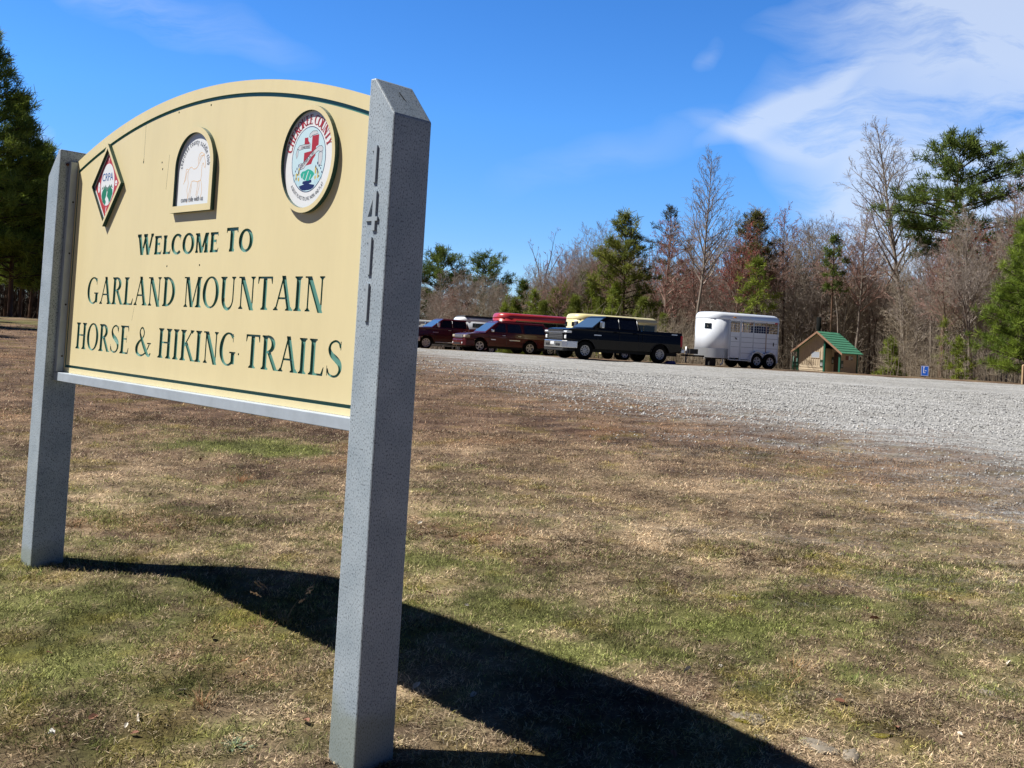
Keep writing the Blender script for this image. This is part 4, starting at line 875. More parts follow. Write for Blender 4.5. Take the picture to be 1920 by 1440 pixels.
def plain_trailer(name, px, depth, Lx, W, zt, m, label, xs, win=True, dx=0, roofm=None, yaw=YAW):
    f_ = Vector((-math.cos(R(yaw)), -math.sin(R(yaw)), 0)); s_ = Vector((math.sin(R(yaw)), -math.cos(R(yaw)), 0))
    p = at(px, 640, depth)-f_*Lx-s_*0
    t = empty(name, (p.x, p.y, gz(p.x, p.y)), PI+R(yaw), label, 'horse trailer')
    b = trailer_shell(t, Lx, W, .45, zt, .70, m, roofm or m)
    for s in (1, -1):
        yo = s*(W/2+.006)
        mb = MB()
        for z_ in (.75, 1.05, 1.35, 1.62): mb.box(.1, Lx-.9, min(yo, s*W/2-.001), max(yo, s*W/2+.001), z_-.012, z_+.012, darkpl)
        for x in (.9, 1.8, 2.7, 3.6, 4.5):
            if x < Lx-.9: mb.box(x-.02, x+.02, min(yo, s*W/2-.001), max(yo, s*W/2+.001), .5, zt-.4, m)
        mb.build('panel_seams', b)
        mb = MB(); mb.box(.15, Lx-1.0, min(yo, s*W/2-.001), max(yo, s*W/2+.002), zt-.78, zt-.45, glass)
        mb.build('side_opening', t)
    for k, yk in enumerate((.42, -.42)):
        mb = MB(); mb.box(Lx-.03, Lx+.012, yk-.16, yk+.16, zt-.74, zt-.50, glass); mb.build('nose_window', t, .01, 1)
    trailer_wheels(t, xs, W); fender(t, xs, W, .37, m); hitch(t, Lx, W)
    return t
plain_trailer('horse_trailer', 1066, 56.2, 5.3, 1.9, 2.56, tcream, 'cream horse trailer with rounded roof, mostly hidden behind the black pickup truck', (1.3, 2.15))
plain_trailer('horse_trailer', 926, 61.5, 5.6, 1.9, 2.60, tred, 'red horse trailer with rounded roof, behind the maroon SUV', (1.3, 2.15))
# two more behind the left end of the row
tv = plain_trailer('camper_trailer', 852, 74, 3.9, 2.0, 2.72, twhite, 'white trailer with a black flat roof edge, behind the dark red pickup', (1.3, 2.1), roofm=twhite); tv['category'] = 'trailer'
mb = MB(); mb.box(.1, 3.5, -.9, .9, 2.72, 2.84, darkpl); mb.build('roof_rack', tv, .03, 1); mb = MB(); mb.box(.7, 1.5, 1.0, 1.02, 1.2, 2.15, glass); mb.build('side_window', tv, .01, 1)
tg = plain_trailer('stock_trailer', 762, 80, 7.0, 2.0, 2.55, tgrey, 'long pale grey trailer farthest left behind the pickup roof', (2., 2.9)); tg['category'] = 'trailer'
# chocks and odds
def chock(px, py, dep, m, label, sz=(.30, .16, .15)):
    p = at(px, py, dep); mb = MB(); a, b, c = sz; mb.prism([(-a, 0), (a, 0), (a*.6, c), (-a*.1, c)], -b, b, m); o = mb.build('wheel_chock', None, .01, 1); o.location = (p.x, p.y, gz(p.x, p.y)+.002); o.rotation_euler = (0, 0, R(24)); return tag(o, label, 'wheel chock')
chock(1255, 680, 45.7, mat('blue_plastic', (.02, .04, .22), .5), 'dark blue wheel chock behind the rear wheel of the black pickup')

# ------------------------------------------------------------------ restroom hut
wood = mat('hut_tan_siding', (.54, .44, .31), .75, var=.08, scale=3); trimg = mat('hut_green_trim', (.012, .115, .075), .5); fasc = mat('hut_brown_fascia', (.33, .19, .12), .7)
roofg = mat('hut_green_roof', (.075, .27, .17), .6, var=.3, scale=9, stretch=(1, 1, .4)); doorm = mat('hut_brown_door', (.075, .045, .028), .6); signb = mat('hut_sign_board', (.035, .055, .035), .5)
HD = 82.; p0 = at(1573, 706, HD); al = R(47); Gd = Vector((-math.cos(al), math.sin(al), 0)); Sd = Vector((math.sin(al), math.cos(al), 0))
# local x = along the long side (Sd), local y = along the gable (Gd)
hut = empty('restroom_hut', (p0.x, p0.y, p0.z), math.atan2(Sd.y, Sd.x), 'small tan restroom hut with a green tiled roof, black vent pipe and open corner porch', 'hut')
GA, SB, ZE = 3.9, 2.95, 1.98; PW, PD = 1.42, 1.25; ZR = 3.72; zeg = 2.15
def zroof(y, off=0): return ZR-(abs(y-GA/2))*((ZR-1.92)/(GA/2+.42))+off
def hutwall(name, poly, x0, x1): mb = MB(); mb.prism(poly, x0, x1, wood, 'x'); return mb.build(name, hut)
wl = hutwall('gable_wall', [(PW, 0), (GA, 0), (GA, zroof(GA, -.05)), (GA/2, ZR-.05), (PW, zroof(PW, -.05))], 0, .12)
hutwall('rear_wall', [(0, 0), (GA, 0), (GA, zroof(GA, -.05)), (GA/2, ZR-.05), (0, zroof(0, -.05))], SB-.12, SB)
mb = MB(); mb.box(.06, SB-.12, 0, .12, 0, zroof(0, -.05), wood); mb.build('side_wall', hut); mb = MB(); mb.box(.12, SB-.12, GA-.12, GA, 0, zroof(GA, -.05), wood); mb.build('side_wall', hut)
mb = MB(); mb.box(.12, PD, PW, PW+.12, 0, 2.3, wood); mb.box(PD, PD+.12, .12, PW, 0, 2.3, wood); mb.build('porch_wall', hut)
# board and batten above, lap boards below
mb = MB()
for k in range(10):
    y = PW+.18+k*.21
    if y < GA-.05: mb.box(-.022, -.002, y-.02, y+.02, .86, zroof(y, -.12), wood)
for z_ in (.2, .4, .6, .8): mb.prism([(-.03, z_-.17), (-.002, z_), (-.002, z_-.17)], PW+.05, GA-.03, wood)
mb.build('battens', wl)
mb = MB()
for z_ in (.2, .4, .6, .8): mb.box(.1, SB-.04, -.018, -.002, z_-.015, z_+.008, wood)
for k in range(11): mb.box(.2+k*.24-.015, .2+k*.24+.015, -.018, -.002, .85, zroof(0, -.1), wood)
mb.build('battens', hut)
for (x, y, z_) in ((0, GA, zroof(GA, -.06)), (0, PW, zroof(PW, -.06)), (0, 0, zroof(0, -.05)), (SB, 0, zroof(0, -.06))):
    mb = MB(); mb.box(x-.07, x+.07, y-.07, y+.07, 0, z_, trimg); mb.build('corner_post', hut)
mb = MB(); mb.box(PD-.01, PD+.0-.002, .28, 1.20, 0, 2.03, doorm); dr = mb.build('door', hut); mb = MB(); mb.box(PD-.06, PD-.011, .36, .42, .95, 1.05, chrome); mb.build('handle', dr)
# roof planes with overhang
ov = .42
for s in (0, 1):
    mb = MB(); n = 9
    for k in range(n):
        t0, t1 = k/n, (k+1)/n; y0 = GA/2+(GA/2+ov)*t0*(1 if s else -1); y1 = GA/2+(GA/2+ov)*t1*(1 if s else -1)
        z0 = ZR-(ZR-1.92)*t0; z1 = ZR-(ZR-1.92)*t1
        mb.prism([(y0, z0+.02), (y1, z1+.055), (y1, z1-.01), (y0, z0-.03)], -.45, SB+.3, roofg, 'x')
    rf = mb.build('roof_slope', hut)
    mb = MB(); sg = 1 if s else -1; mb.prism([(GA/2, ZR+.03), (GA/2+sg*(GA/2+ov+.02), 1.92+.03), (GA/2+sg*(GA/2+ov+.02), 1.92-.16), (GA/2, ZR-.16)], -.50, -.452, fasc, 'x'); mb.build('barge_board', rf)
mb = MB(); mb.lathe([(0, 0), (.20, 0), (.20, 2.45), (0, 2.45)], (0, 0, 0), 'z', mat('black_vent_pipe', (.008, .009, .009), .9, spec=.1), 20); vp = mb.build('vent_pipe', hut); vp.location = (1.35, GA*.5+.9, 2.55)
mb = MB(); mb.box(-.03, -.002, PW+.45, PW+1.2, 1.48, 1.98, mat('hut_window', (.42, .46, .52), .25)); wn = mb.build('window', hut); mb = MB()
for (a, b, c, d) in ((PW+.41, PW+1.24, 1.44, 1.48), (PW+.41, PW+1.24, 1.98, 2.02), (PW+.41, PW+.45, 1.48, 1.98), (PW+1.2, PW+1.24, 1.48, 1.98)): mb.box(-.04, -.002, a, b, c, d, wood)
mb.build('frame', wn)
def hut_sign(box, lab, pict):
    mb = MB(); mb.box(*box, signb); o = mb.build('wall_sign', hut); mb = MB(); x0, x1, y0, y1, z0, z1 = box
    if abs(x1-x0) < abs(y1-y0):
        w_ = y1-y0; mb.box(x0-.008, x0-.001, y0+w_*.12, y1-w_*.12, z0+.32, z0+.36, plate_m)
        for k in (.3, .7): mb.box(x0-.008, x0-.001, y0+w_*(k-.1), y0+w_*(k+.1), z0+.10, z0+.28, plate_m)
    else:
        w_ = x1-x0; mb.box(x0+w_*.12, x1-w_*.12, y0-.008, y0-.001, z0+.32, z0+.36, plate_m)
        for k in (.3, .7): mb.box(x0+w_*(k-.1), x0+w_*(k+.1), y0-.008, y0-.001, z0+.10, z0+.28, plate_m)
    mb.build('pictogram', o)
hut_sign((-.05, -.03, PW+.08, PW+.36, .70, 1.32), '', ''); hut_sign((PD-.03, PD-.012, 1.22, 1.40, 1.0, 1.62), '', ''); hut_sign((.18, .56, -.045, -.02, .70, 1.34), '', '')
for (a, b, c, d, m) in ((.95, 1.42, 1.42, 1.76, mat('notice_red_brown', (.20, .07, .05), .6)), (1.48, 1.76, 1.42, 1.76, plate_m), (1.82, 2.16, 1.42, 1.74, mat('notice_dark', (.10, .11, .10), .6)), (1.90, 2.10, 1.5, 1.70, plate_m)):
    mb = MB(); mb.box(a, b, -.034 if m is not plate_m else -.038, -.02, c, d, m); mb.build('notice', hut)
mb = MB(); mb.box(-.6, SB+.2, -.5, GA+.3, -.5, .02, mat('concrete_slab', (.40, .37, .31), .9)); mb.build('slab', hut)
# things around the hut
p = at(1487, 694, 80); mb = MB(); mg = mat('green_metal', (.01, .08, .055), .5)
mb.tube([(0, 0, -.4), (0, 0, 1.15)], .05, mg, 8); mb.tube([(.32, .1, -.4), (.32, .1, 1.0)], .05, mg, 8); mb.box(-.08, .4, -.05, .05, .55, .70, mg); mb.box(-.08, .4, -.05, .05, .25, .38, mg); mb.box(-.1, .42, -.28, -.02, .40, .46, mg)
o = mb.build('bench'); o.location = (p.x, p.y, p.z); tag(o, 'small dark green metal bench frame left of the restroom hut', 'bench')
p = at(1733, 722, 47); bs_ = empty('small_sign', (p.x, p.y, gz(p.x, p.y)-.1), R(-28), 'small blue sign on a short stake at the far edge of the gravel', 'sign')
mb = MB(); mb.box(-.17, .17, -.012, .012, .20, .68, mat('blue_sign_paint', (.01, .12, .62), .4)); pn = mb.build('sign_panel', bs_, .004, 1); mb = MB(); mb.box(-.02, .02, .013, .04, -.2, .66, steel); mb.build('stake', bs_)
mb = MB()
bw = mat('sign_white', (.75, .78, .82), .4)
for (a, b, c, d) in ((-.155, .155, .655, .668), (-.155, .155, .212, .225), (-.155, -.142, .225, .655), (.142, .155, .225, .655)): mb.box(a, b, -.0145, -.0125, c, d, bw)
mb.box(-.07, -.035, -.0145, -.0125, .34, .58, bw); mb.box(-.035, .03, -.0145, -.0125, .34, .37, bw); mb.box(.0, .07, -.0145, -.0125, .44, .47, bw); mb.lathe([(0, -.0145), (.03, -.0145), (.03, -.0125)], (-.04, 0, .61), 'y', bw, 12)
mb.build('pictogram', pn)
p = at(1918, 722, 46); mb = MB(); mb.prism([(-.06, -.3), (.06, -.3), (.06, .88), (0, .93), (-.06, .88)], -.06, .06, mat('tan_post_wood', (.42, .29, .16), .8, var=.2, scale=6)); o = mb.build('wooden_post', None, .006, 1); o.location = (p.x, p.y, gz(p.x, p.y)); tag(o, 'short tan wooden post at the right edge of the gravel lot', 'post')
# ------------------------------------------------------------------ trees
def tubes(segs, m_, k=4, name='trunk'):        # segs: array (n,8) p0 r0 p1 r1 -> one mesh
    S_ = np.asarray(segs, float); n = len(S_); p0, ra, p1, rb = S_[:, :3], S_[:, 3], S_[:, 4:7], S_[:, 7]
    d = p1-p0; d /= np.linalg.norm(d, axis=1)[:, None]+1e-9; ref = np.where(np.abs(d[:, 2:3]) < .9, [[0, 0, 1.]], [[1., 0, 0]])
    a = np.cross(d, ref); a /= np.linalg.norm(a, axis=1)[:, None]+1e-9; b = np.cross(d, a)
    t = 2*PI*np.arange(k)/k; c, s = np.cos(t)[None, :, None], np.sin(t)[None, :, None]
    ring = a[:, None]*c+b[:, None]*s
    v = np.concatenate([p0[:, None]+ring*ra[:, None, None], p1[:, None]+ring*rb[:, None, None]], 1).reshape(-1, 3)
    i = (np.arange(n)*2*k)[:, None]; j = np.arange(k)[None]; j2 = (j+1) % k
    f = np.stack([i+j, i+j2, i+k+j2, i+k+j], -1).reshape(-1, 4)
    me = np_mesh(name, v, f, 4); me.polygons.foreach_set('use_smooth', np.ones(len(f), bool)); me.materials.append(m_); return me
def grow(rg, p, d, length, r, nseg, wander, lift, out, r_end=.35):
    """one limb; returns its points with directions and radii"""
    pts = [(p, d, r)]
    for i in range(nseg):
        d = d+rg.normal(0, wander, 3)+np.array([0, 0, lift]); d /= np.linalg.norm(d); q = p+d*length/nseg
        r2 = r*(1-(1-r_end)/nseg*1.0) if False else max(.006, pts[0][2]*(1-(1-r_end)*(i+1)/nseg))
        out.append((*p, pts[-1][2], *q, r2)); p = q; pts.append((p, d, r2))
    return pts
def bare_tree(seed, H, r, clear=.4, ang=.75, blen=.33, nb=24, twig=1., lift=.10, fork=0, minr=.011, lean=0, taper=.12, buds=0):
    rg = np.random.default_rng(seed); trunk, crown, bud = [], [], []
    starts = []
    base = np.array([0, 0, -.4]); d0 = np.array([lean, 0, 1.]); d0 /= np.linalg.norm(d0)
    tp = grow(rg, base, d0, H*(1 if not fork else .5)+.4, r, 10, .035, .02, trunk, taper if not fork else .6)
    stems = [tp]
    if fork:
        e = tp[-1]
        for k in range(fork):
            a = 2*PI*k/fork+rg.uniform(0, 1); dd = np.array([math.cos(a)*.42, math.sin(a)*.42, 1.]); dd /= np.linalg.norm(dd)
            stems.append(grow(rg, e[0], dd, H*.45*rg.uniform(.85, 1.05), e[2]*.75, 8, .06, .05, trunk, .12))
    def sub(pts, L_, lvl, nsub, frac0=.15):
        for k in range(nsub):
            t = frac0+(1-frac0)*(k+rg.random())/nsub; f_ = t*(len(pts)-1); i = min(int(f_), len(pts)-2); w_ = f_-i
            p = pts[i][0]*(1-w_)+pts[i+1][0]*w_; dr = pts[i][1]; rr_ = pts[i][2]*(1-w_)+pts[i+1][2]*w_
            ax = np.cross(dr, rg.normal(0, 1, 3)); ax /= np.linalg.norm(ax)+1e-9
            an = rg.uniform(.45, .95); dn = dr*math.cos(an)+ax*math.sin(an); dn[2] += .05; dn /= np.linalg.norm(dn)
            l2 = L_*rg.uniform(.35, .6)*(1-.45*t)
            if l2 < .12: continue
            q = grow(rg, p, dn, l2, max(minr, min(rr_*.6, .012*l2+.006)), 3 if lvl == 1 else 2, .13, lift*.6, crown, .4)
            if lvl < 3: sub(q, l2, lvl+1, int((5 if lvl == 1 else 4)*twig), .2)
            elif buds and rg.random() < buds: bud.append(q[-1][0])
            if buds and rg.random() < buds: bud.append(q[-1][0])
    for si, st in enumerate(stems):
        if fork and si == 0: continue
        n_ = nb if not fork else int(nb/fork*1.3)
        for k in range(n_):
            t = clear+(1-clear)*(k+.5*rg.random())/n_ if not fork else .12+.88*(k+rg.random())/n_
            f_ = t*(len(st)-1); i = min(int(f_), len(st)-2); w_ = f_-i
            p = st[i][0]*(1-w_)+st[i+1][0]*w_; rr_ = st[i][2]*(1-w_)+st[i+1][2]*w_
            a = k*2.4+rg.uniform(-.5, .5); an = ang*rg.uniform(.75, 1.2)*(1-.35*t); dn = np.array([math.cos(a)*math.sin(an), math.sin(a)*math.sin(an), math.cos(an)])
            rel = (t-clear)/(1-clear) if not fork else t
            L_ = H*blen*(1.05-.80*rel)*rg.uniform(.7, 1.15)*(1 if not fork else .75)
            q = grow(rg, p, dn, L_, min(rr_*.7, .02*L_+.015), 5, .09, lift, crown, .3)
            sub(q, L_, 1, int(7*twig))
    return trunk, crown, bud
bark = {}
def barkm(name, col, var=.35): return mat(name, col, .9, var=var, scale=5, stretch=(1, 1, .25), bump=.5, bscale=14, spec=.15)
b_grey = barkm('grey_bark', (.26, .22, .185)); b_pale = barkm('pale_bark', (.29, .255, .215)); b_dark = barkm('dark_bark', (.075, .055, .043)); b_pine = barkm('pine_bark', (.14, .085, .058))
tw_grey = mat('grey_twigs', (.31, .265, .23), .9, var=.25, scale=.7, spec=.1); tw_red = mat('reddish_twigs', (.33, .21, .175), .9, var=.3, scale=.7, spec=.1); tw_tan = mat('tan_twigs', (.33, .28, .215), .9, var=.3, scale=.7, spec=.1)
bud_m = mat('red_buds', (.30, .055, .045), .8, var=.4, scale=2)
def leaf_mesh(pts, size, m_, rg, k=2, name='buds', flat=False):
    P0 = np.repeat(np.asarray(pts), k, axis=0); n = len(P0); P0 = P0+rg.normal(0, size*.7, (n, 3))
    a = rg.normal(0, 1, (n, 3)); a /= np.linalg.norm(a, axis=1)[:, None]; b = rg.normal(0, 1, (n, 3)); b /= np.linalg.norm(b, axis=1)[:, None]
    v = np.stack([P0-a*size*.5, P0+a*size*.5, P0+b*size], 1).reshape(-1, 3); me = np_mesh(name, v, np.arange(3*n).reshape(-1, 3), 3); me.materials.append(m_); return me
def make_bare(seed, trunk_m, twig_m, buds_m=None, **kw):
    t, c, b = bare_tree(seed, **kw); d = {'trunk': tubes(t, trunk_m, 7, 'trunk'), 'crown': tubes(c, twig_m, 3, 'crown')}
    if b and buds_m: d['buds'] = leaf_mesh(b, .10, buds_m, np.random.default_rng(seed), 3)
    return d
def plant(parts, name, x, y, s=1, rz=0, label=None, cat='tree', group=None, z=None, lean=0, sz=None):
    o = empty(name, (x, y, gz(x, y)-.05 if z is None else z), rz, label, cat, group); o.scale = (s, s, sz or s); o.rotation_euler = (0, lean, rz)
    for k, me in parts.items():
        c = bpy.data.objects.new(k, me); C.objects.link(c); c.parent = o
    return o
needle = vcol_mat('pine_needles', .7, .3, .2)
def pine(seed, H, r, z0=.3, rad=.22, shape=1., nwh=24, per=5, tuft=.42, nn=26, nw=.035, col=((.022, .05, .014), (.075, .13, .028)), droop=-.05, gap=.15, top=.1, tdens=1., branch_m=None, up_=.25, mz=0.0):
    rg = np.random.default_rng(seed); tr, br, tp, td = [], [], [], []
    tpts = grow(rg, np.array([0, 0, -.4]), np.array([0, 0, 1.]), H+.4, r, 12, .012, .02, tr, .12)
    def tat(t): f_ = min(t*(len(tpts)-1), len(tpts)-1.001); i = int(f_); w_ = f_-i; return tpts[i][0]*(1-w_)+tpts[i+1][0]*w_
    for wi in range(nwh):
        t = z0+(1-z0)*(wi+rg.random()*.6)/nwh
        rel = (t-z0)/(1-z0)
        prof = (1-rel)**.75*.95+top if shape == 1 else (math.sin(PI*min(1, .18+.82*rel))**.7*.95+.18)*(1 if rel < .85 else .8)
        for k in range(per):
            if rg.random() < gap: continue
            a = wi*1.3+2*PI*k/per+rg.uniform(-.4, .4); L_ = H*rad*prof*rg.uniform(.6, 1.12)
            e = up_+.9*rel*rel+rg.uniform(-.12, .12)
            d = np.array([math.cos(a)*math.cos(e), math.sin(a)*math.cos(e), math.sin(e)])
            q = grow(rg, tat(t), d, L_, .012*L_+.02, 5, .07, .03+droop, br, .3)
            nt_ = max(2, int(L_*2.3*tdens))
            for j in range(nt_):
                u = .38+.62*(j+rg.random()*.7)/nt_; f_ = min(u*5, 4.99); i = int(f_); w_ = f_-i; c = q[i][0]*(1-w_)+q[i+1][0]*w_
                off = rg.normal(0, 1, 3)*np.array([1, 1, .45])*L_*.13*(1.2-.5*u); off[2] = abs(off[2])*.6
                br.append((*c, .018, *(c+off), .010)); tp.append(c+off); td.append(q[i][1]+np.array([0, 0, .5]))
    tp.append(tat(.999)); td.append(np.array([0, 0, 1.])); tp = np.array(tp); td = np.array(td); td /= np.linalg.norm(td, axis=1)[:, None]
    m = len(tp); sz = tuft*rg.uniform(.7, 1.3, m); tone = rg.random(m)
    P0 = np.repeat(tp, nn, 0); D = np.repeat(td, nn, 0)*.55+rg.normal(0, .62, (m*nn, 3)); D /= np.linalg.norm(D, axis=1)[:, None]
    ln = np.repeat(sz, nn)*rg.uniform(.6, 1.1, m*nn); wv = np.cross(D, rg.normal(0, 1, (m*nn, 3))); wv /= np.linalg.norm(wv, axis=1)[:, None]
    P0 = P0+rg.normal(0, .22, (m*nn, 3))*np.repeat(sz, nn)[:, None]
    v = np.stack([P0-wv*nw*.5, P0+wv*nw*.5, P0+D*ln[:, None]+wv*nw*.25, P0+D*ln[:, None]-wv*nw*.25], 1).reshape(-1, 3)
    c0, c1 = np.array(col[0]), np.array(col[1]); tt_ = np.clip(np.repeat(tone, nn)*.75+rg.random(m*nn)*.35, 0, 1)[:, None]; cc = c0*(1-tt_)+c1*tt_
    me = np_mesh('foliage', v, np.arange(len(v)).reshape(-1, 4), 4); set_col(me, np.repeat(cc, 4, 0)); me.materials.append(needle)
    return {'trunk': tubes(tr, b_pine, 8, 'trunk'), 'branches': tubes(br, branch_m or b_dark, 4, 'branches'), 'foliage': me}

YG = ((.09, .13, .02), (.30, .36, .05)); DG = ((.010, .026, .009), (.05, .085, .02)); MG = ((.045, .075, .018), (.17, .23, .045))
def top_h(px, py_top, dep):                     # how tall a tree must be to reach a given height in the view
    a = at(px, py_top, dep); return a.x, a.z-gz(a.x, dep)+.05
# ---- pines
def put_pine(px, pytop, dep, label, seed, rf=.5, **kw):
    x, Hh = top_h(px, pytop, dep); P = pine(seed, Hh, max(.07, Hh*.012), **kw); return plant(P, 'pine_tree', x, dep, 1, rf, label, 'pine tree')
put_pine(1780, 275, 80, 'tallest pine at the right with a broad irregular crown and bare lower trunk', 3, z0=.54, rad=.27, shape=2, nwh=17, per=5, tuft=.62, nn=36, nw=.06, gap=.38, col=MG, up_=.1, tdens=.9)
put_pine(1178, 408, 84, 'tall green pine behind the middle of the black pickup', 5, z0=.12, rad=.235, shape=2, nwh=24, per=5, tuft=.52, nn=30, nw=.055, col=((.07, .10, .02), (.29, .31, .06)), top=.4, gap=.40, tdens=.95)
put_pine(1418, 404, 96, 'round-topped pine with a long bare trunk behind the white trailer', 8, z0=.50, rad=.15, shape=2, nwh=14, per=5, tuft=.5, nn=30, nw=.055, col=((.06, .07, .02), (.20, .19, .05)), gap=.2)
put_pine(1425, 488, 70, 'small bright yellow-green pine just behind the white trailer roof', 9, z0=.45, rad=.17, shape=2, nwh=9, per=4, tuft=.42, nn=30, nw=.045, col=YG, gap=.2)
put_pine(1566, 447, 86, 'thin pine with a small tufted top right behind the restroom hut', 10, z0=.62, rad=.10, shape=2, nwh=9, per=4, tuft=.5, nn=28, nw=.05, col=MG, gap=.25)
put_pine(1262, 392, 98, 'sparse pine mixed with reddish twigs left of the tall bare cone-shaped tree', 12, z0=.45, rad=.16, shape=2, nwh=14, per=4, tuft=.42, nn=16, nw=.05, col=((.03, .04, .018), (.11, .10, .04)), gap=.35)
put_pine(835, 472, 120, 'green pine farthest left of the far tree line beside the near post', 14, z0=.3, rad=.30, shape=2, nwh=18, per=5, tuft=.6, nn=26, nw=.06, col=MG, gap=.25)
put_pine(915, 482, 122, 'wide green pine second from the left in the far tree line', 15, z0=.35, rad=.30, shape=2, nwh=17, per=5, tuft=.6, nn=22, nw=.06, col=MG, gap=.3)
put_pine(780, 500, 118, 'green pine partly hidden by the near post', 16, z0=.3, rad=.26, shape=2, nwh=14, per=5, tuft=.6, nn=22, nw=.06, col=MG, gap=.3)
put_pine(982, 530, 96, 'small pine left of the young pines behind the red trailer', 17, z0=.08, rad=.27, nwh=14, per=5, tuft=.48, nn=30, nw=.05, col=MG)
put_pine(1040, 548, 92, 'low bright pine above the red trailer roof', 18, z0=.05, rad=.42, nwh=13, per=6, tuft=.48, nn=30, nw=.05, col=YG)
put_pine(1096, 515, 94, 'bright young pine above the cream trailer front', 19, z0=.06, rad=.34, nwh=15, per=6, tuft=.48, nn=30, nw=.05, col=((.08, .12, .02), (.26, .32, .05)))
put_pine(1135, 470, 96, 'pale green pine against the left flank of the tall green pine', 20, z0=.1, rad=.26, nwh=16, per=5, tuft=.48, nn=28, nw=.05, col=((.06, .10, .02), (.22, .28, .045)))
put_pine(955, 560, 98, 'short bushy pine behind the white flat-topped trailer', 31, z0=.05, rad=.42, nwh=10, per=5, tuft=.45, nn=26, nw=.05, col=YG)
put_pine(1935, 418, 50, 'large bright green pine cut by the right edge of the view', 21, z0=.10, rad=.34, nwh=26, per=6, tuft=.36, nn=46, nw=.022, col=((.07, .12, .018), (.26, .34, .045)), tdens=1.5, gap=.08)
put_pine(1672, 640, 66, 'bushy yellow-green young pine right of the restroom hut', 22, z0=.04, rad=.46, nwh=10, per=6, tuft=.32, nn=34, nw=.03, col=YG, tdens=1.6)
put_pine(1800, 636, 64, 'young yellow-green pine under the tallest pine', 23, z0=.04, rad=.44, nwh=9, per=5, tuft=.30, nn=30, nw=.03, col=YG, tdens=1.2, gap=.3)
put_pine(1768, 600, 70, 'thin young pine left of the reddish maple trunk', 24, z0=.2, rad=.22, nwh=9, per=4, tuft=.30, nn=26, nw=.03, col=YG, gap=.4)
yp = pine(71, 6.2, .07, z0=.05, rad=.36, nwh=15, per=6, tuft=.46, nn=30, nw=.05, col=((.07, .10, .02), (.24, .28, .05))); yq = pine(72, 6.8, .07, z0=.06, rad=.30, nwh=15, per=5, tuft=.46, nn=26, nw=.05, col=YG, gap=.3)
for i, (px, pt, dep) in enumerate(((948, 575, 88), (968, 560, 93), (1000, 552, 90), (1018, 566, 86), (1062, 540, 92), (1080, 556, 86), (1116, 528, 90), (1128, 560, 84), (1152, 540, 82), (1205, 560, 80), (1225, 575, 84), (1245, 590, 78))):
    x, Hh = top_h(px, pt, dep); plant(yp if i % 2 else yq, 'pine_tree', x, dep, Hh/6.5, i*1.1, 'bushy olive young pine in the row behind the trailers', 'pine tree', 'young pines in the row behind the trailers')
# ---- dark pines on the left, and their neighbours just out of the picture whose shadows cross the lawn
left = [(-20, 60, 60, 'tall dense dark pine at the left edge of the view', 41, 8), (48, 190, 63, 'dense dark pine left of the far sign post', 42, 7), (96, 285, 66, 'shorter dark pine showing beside the far sign post', 43, 7)]
for px, pt, dep, lab, sd, rr_ in left:
    x, Hh = top_h(px, pt, dep); P = pine(sd, Hh, .17, z0=.20, rad=.26, nwh=28, per=6, tuft=.50, nn=40, nw=.04, col=((.04, .075, .016), (.32, .40, .07)), tdens=1.1, gap=.16, top=.14); plant(P, 'pine_tree', x, dep, 1, sd, lab, 'pine tree')
    if sd == 42: PL = P
for k, (x, y) in enumerate(((-27.0, 38), (-33.5, 44.5), (-37.5, 50.5), (-26.5, 30))):
    plant(PL, 'pine_tree', x, y, .92+.05*k, k*1.7, ('pine standing nearest the sign along the left lawn edge', 'pine second along the left lawn edge', 'pine third along the left lawn edge', 'pine farthest out along the left lawn edge')[k], 'pine tree', 'pines along the left lawn edge')
# trunks of the pine wood at the left
rg = np.random.default_rng(3); wt = pine(61, 13, .13, z0=.30, rad=.17, nwh=20, per=5, tuft=.5, nn=22, nw=.05, col=DG, gap=.15); k_ = 0
for i in range(60):
    dep = rg.uniform(68, 110); px = rg.uniform(-300, 175); x = at(px, 600, dep).x
    plant(wt, 'pine_tree', x, dep, rg.uniform(.8, 1.1), rg.uniform(0, 6), 'slim dark pine standing in the shaded wood at the left', 'pine tree', 'pines in the dark wood at the left')
# ---- single bare trees
def put_bare(px, pytop, dep, label, seed, tm, cm, bm=None, **kw):
    x, Hh = top_h(px, pytop, dep); P = make_bare(seed, tm, cm, bm, H=Hh, **kw); return plant(P, 'bare_tree', x, dep, 1, seed, label, 'bare tree')
put_bare(1318, 300, 88, 'tall bare cone-shaped tree with upswept twigs behind the white trailer', 101, b_grey, tw_grey, None, r=.17, clear=.40, ang=.95, blen=.27, nb=52, twig=.9, lift=.09, minr=.014)
put_bare(1716, 232, 86, 'tallest bare tree with a straight grey trunk left of the tallest pine', 102, b_grey, tw_grey, None, r=.24, clear=.38, ang=.95, blen=.30, nb=44, lift=.07, minr=.014)
put_bare(1838, 405, 74, 'bare maple with pale branching limbs and reddish twigs near the right edge', 103, b_pale, tw_red, bud_m, r=.2, clear=.4, ang=1.05, blen=.46, nb=30, fork=4, lift=.05, buds=.12, minr=.012)
put_bare(1765, 400, 95, 'reddish budding maple in front of the tallest pine', 104, b_grey, tw_red, bud_m, r=.18, clear=.4, ang=1.0, blen=.22, nb=26, lift=.05, buds=.22, minr=.013)
put_bare(1540, 400, 93, 'wide bare tree with fanning limbs above the gap between trailer and hut', 105, b_grey, tw_grey, None, r=.18, ang=1.0, blen=.46, nb=34, fork=5, lift=.05, minr=.013)
put_bare(1615, 392, 90, 'bare tree with fine reddish twigs above the restroom hut', 106, b_grey, tw_red, None, r=.17, clear=.4, ang=1.0, blen=.36, nb=36, lift=.05, minr=.013)
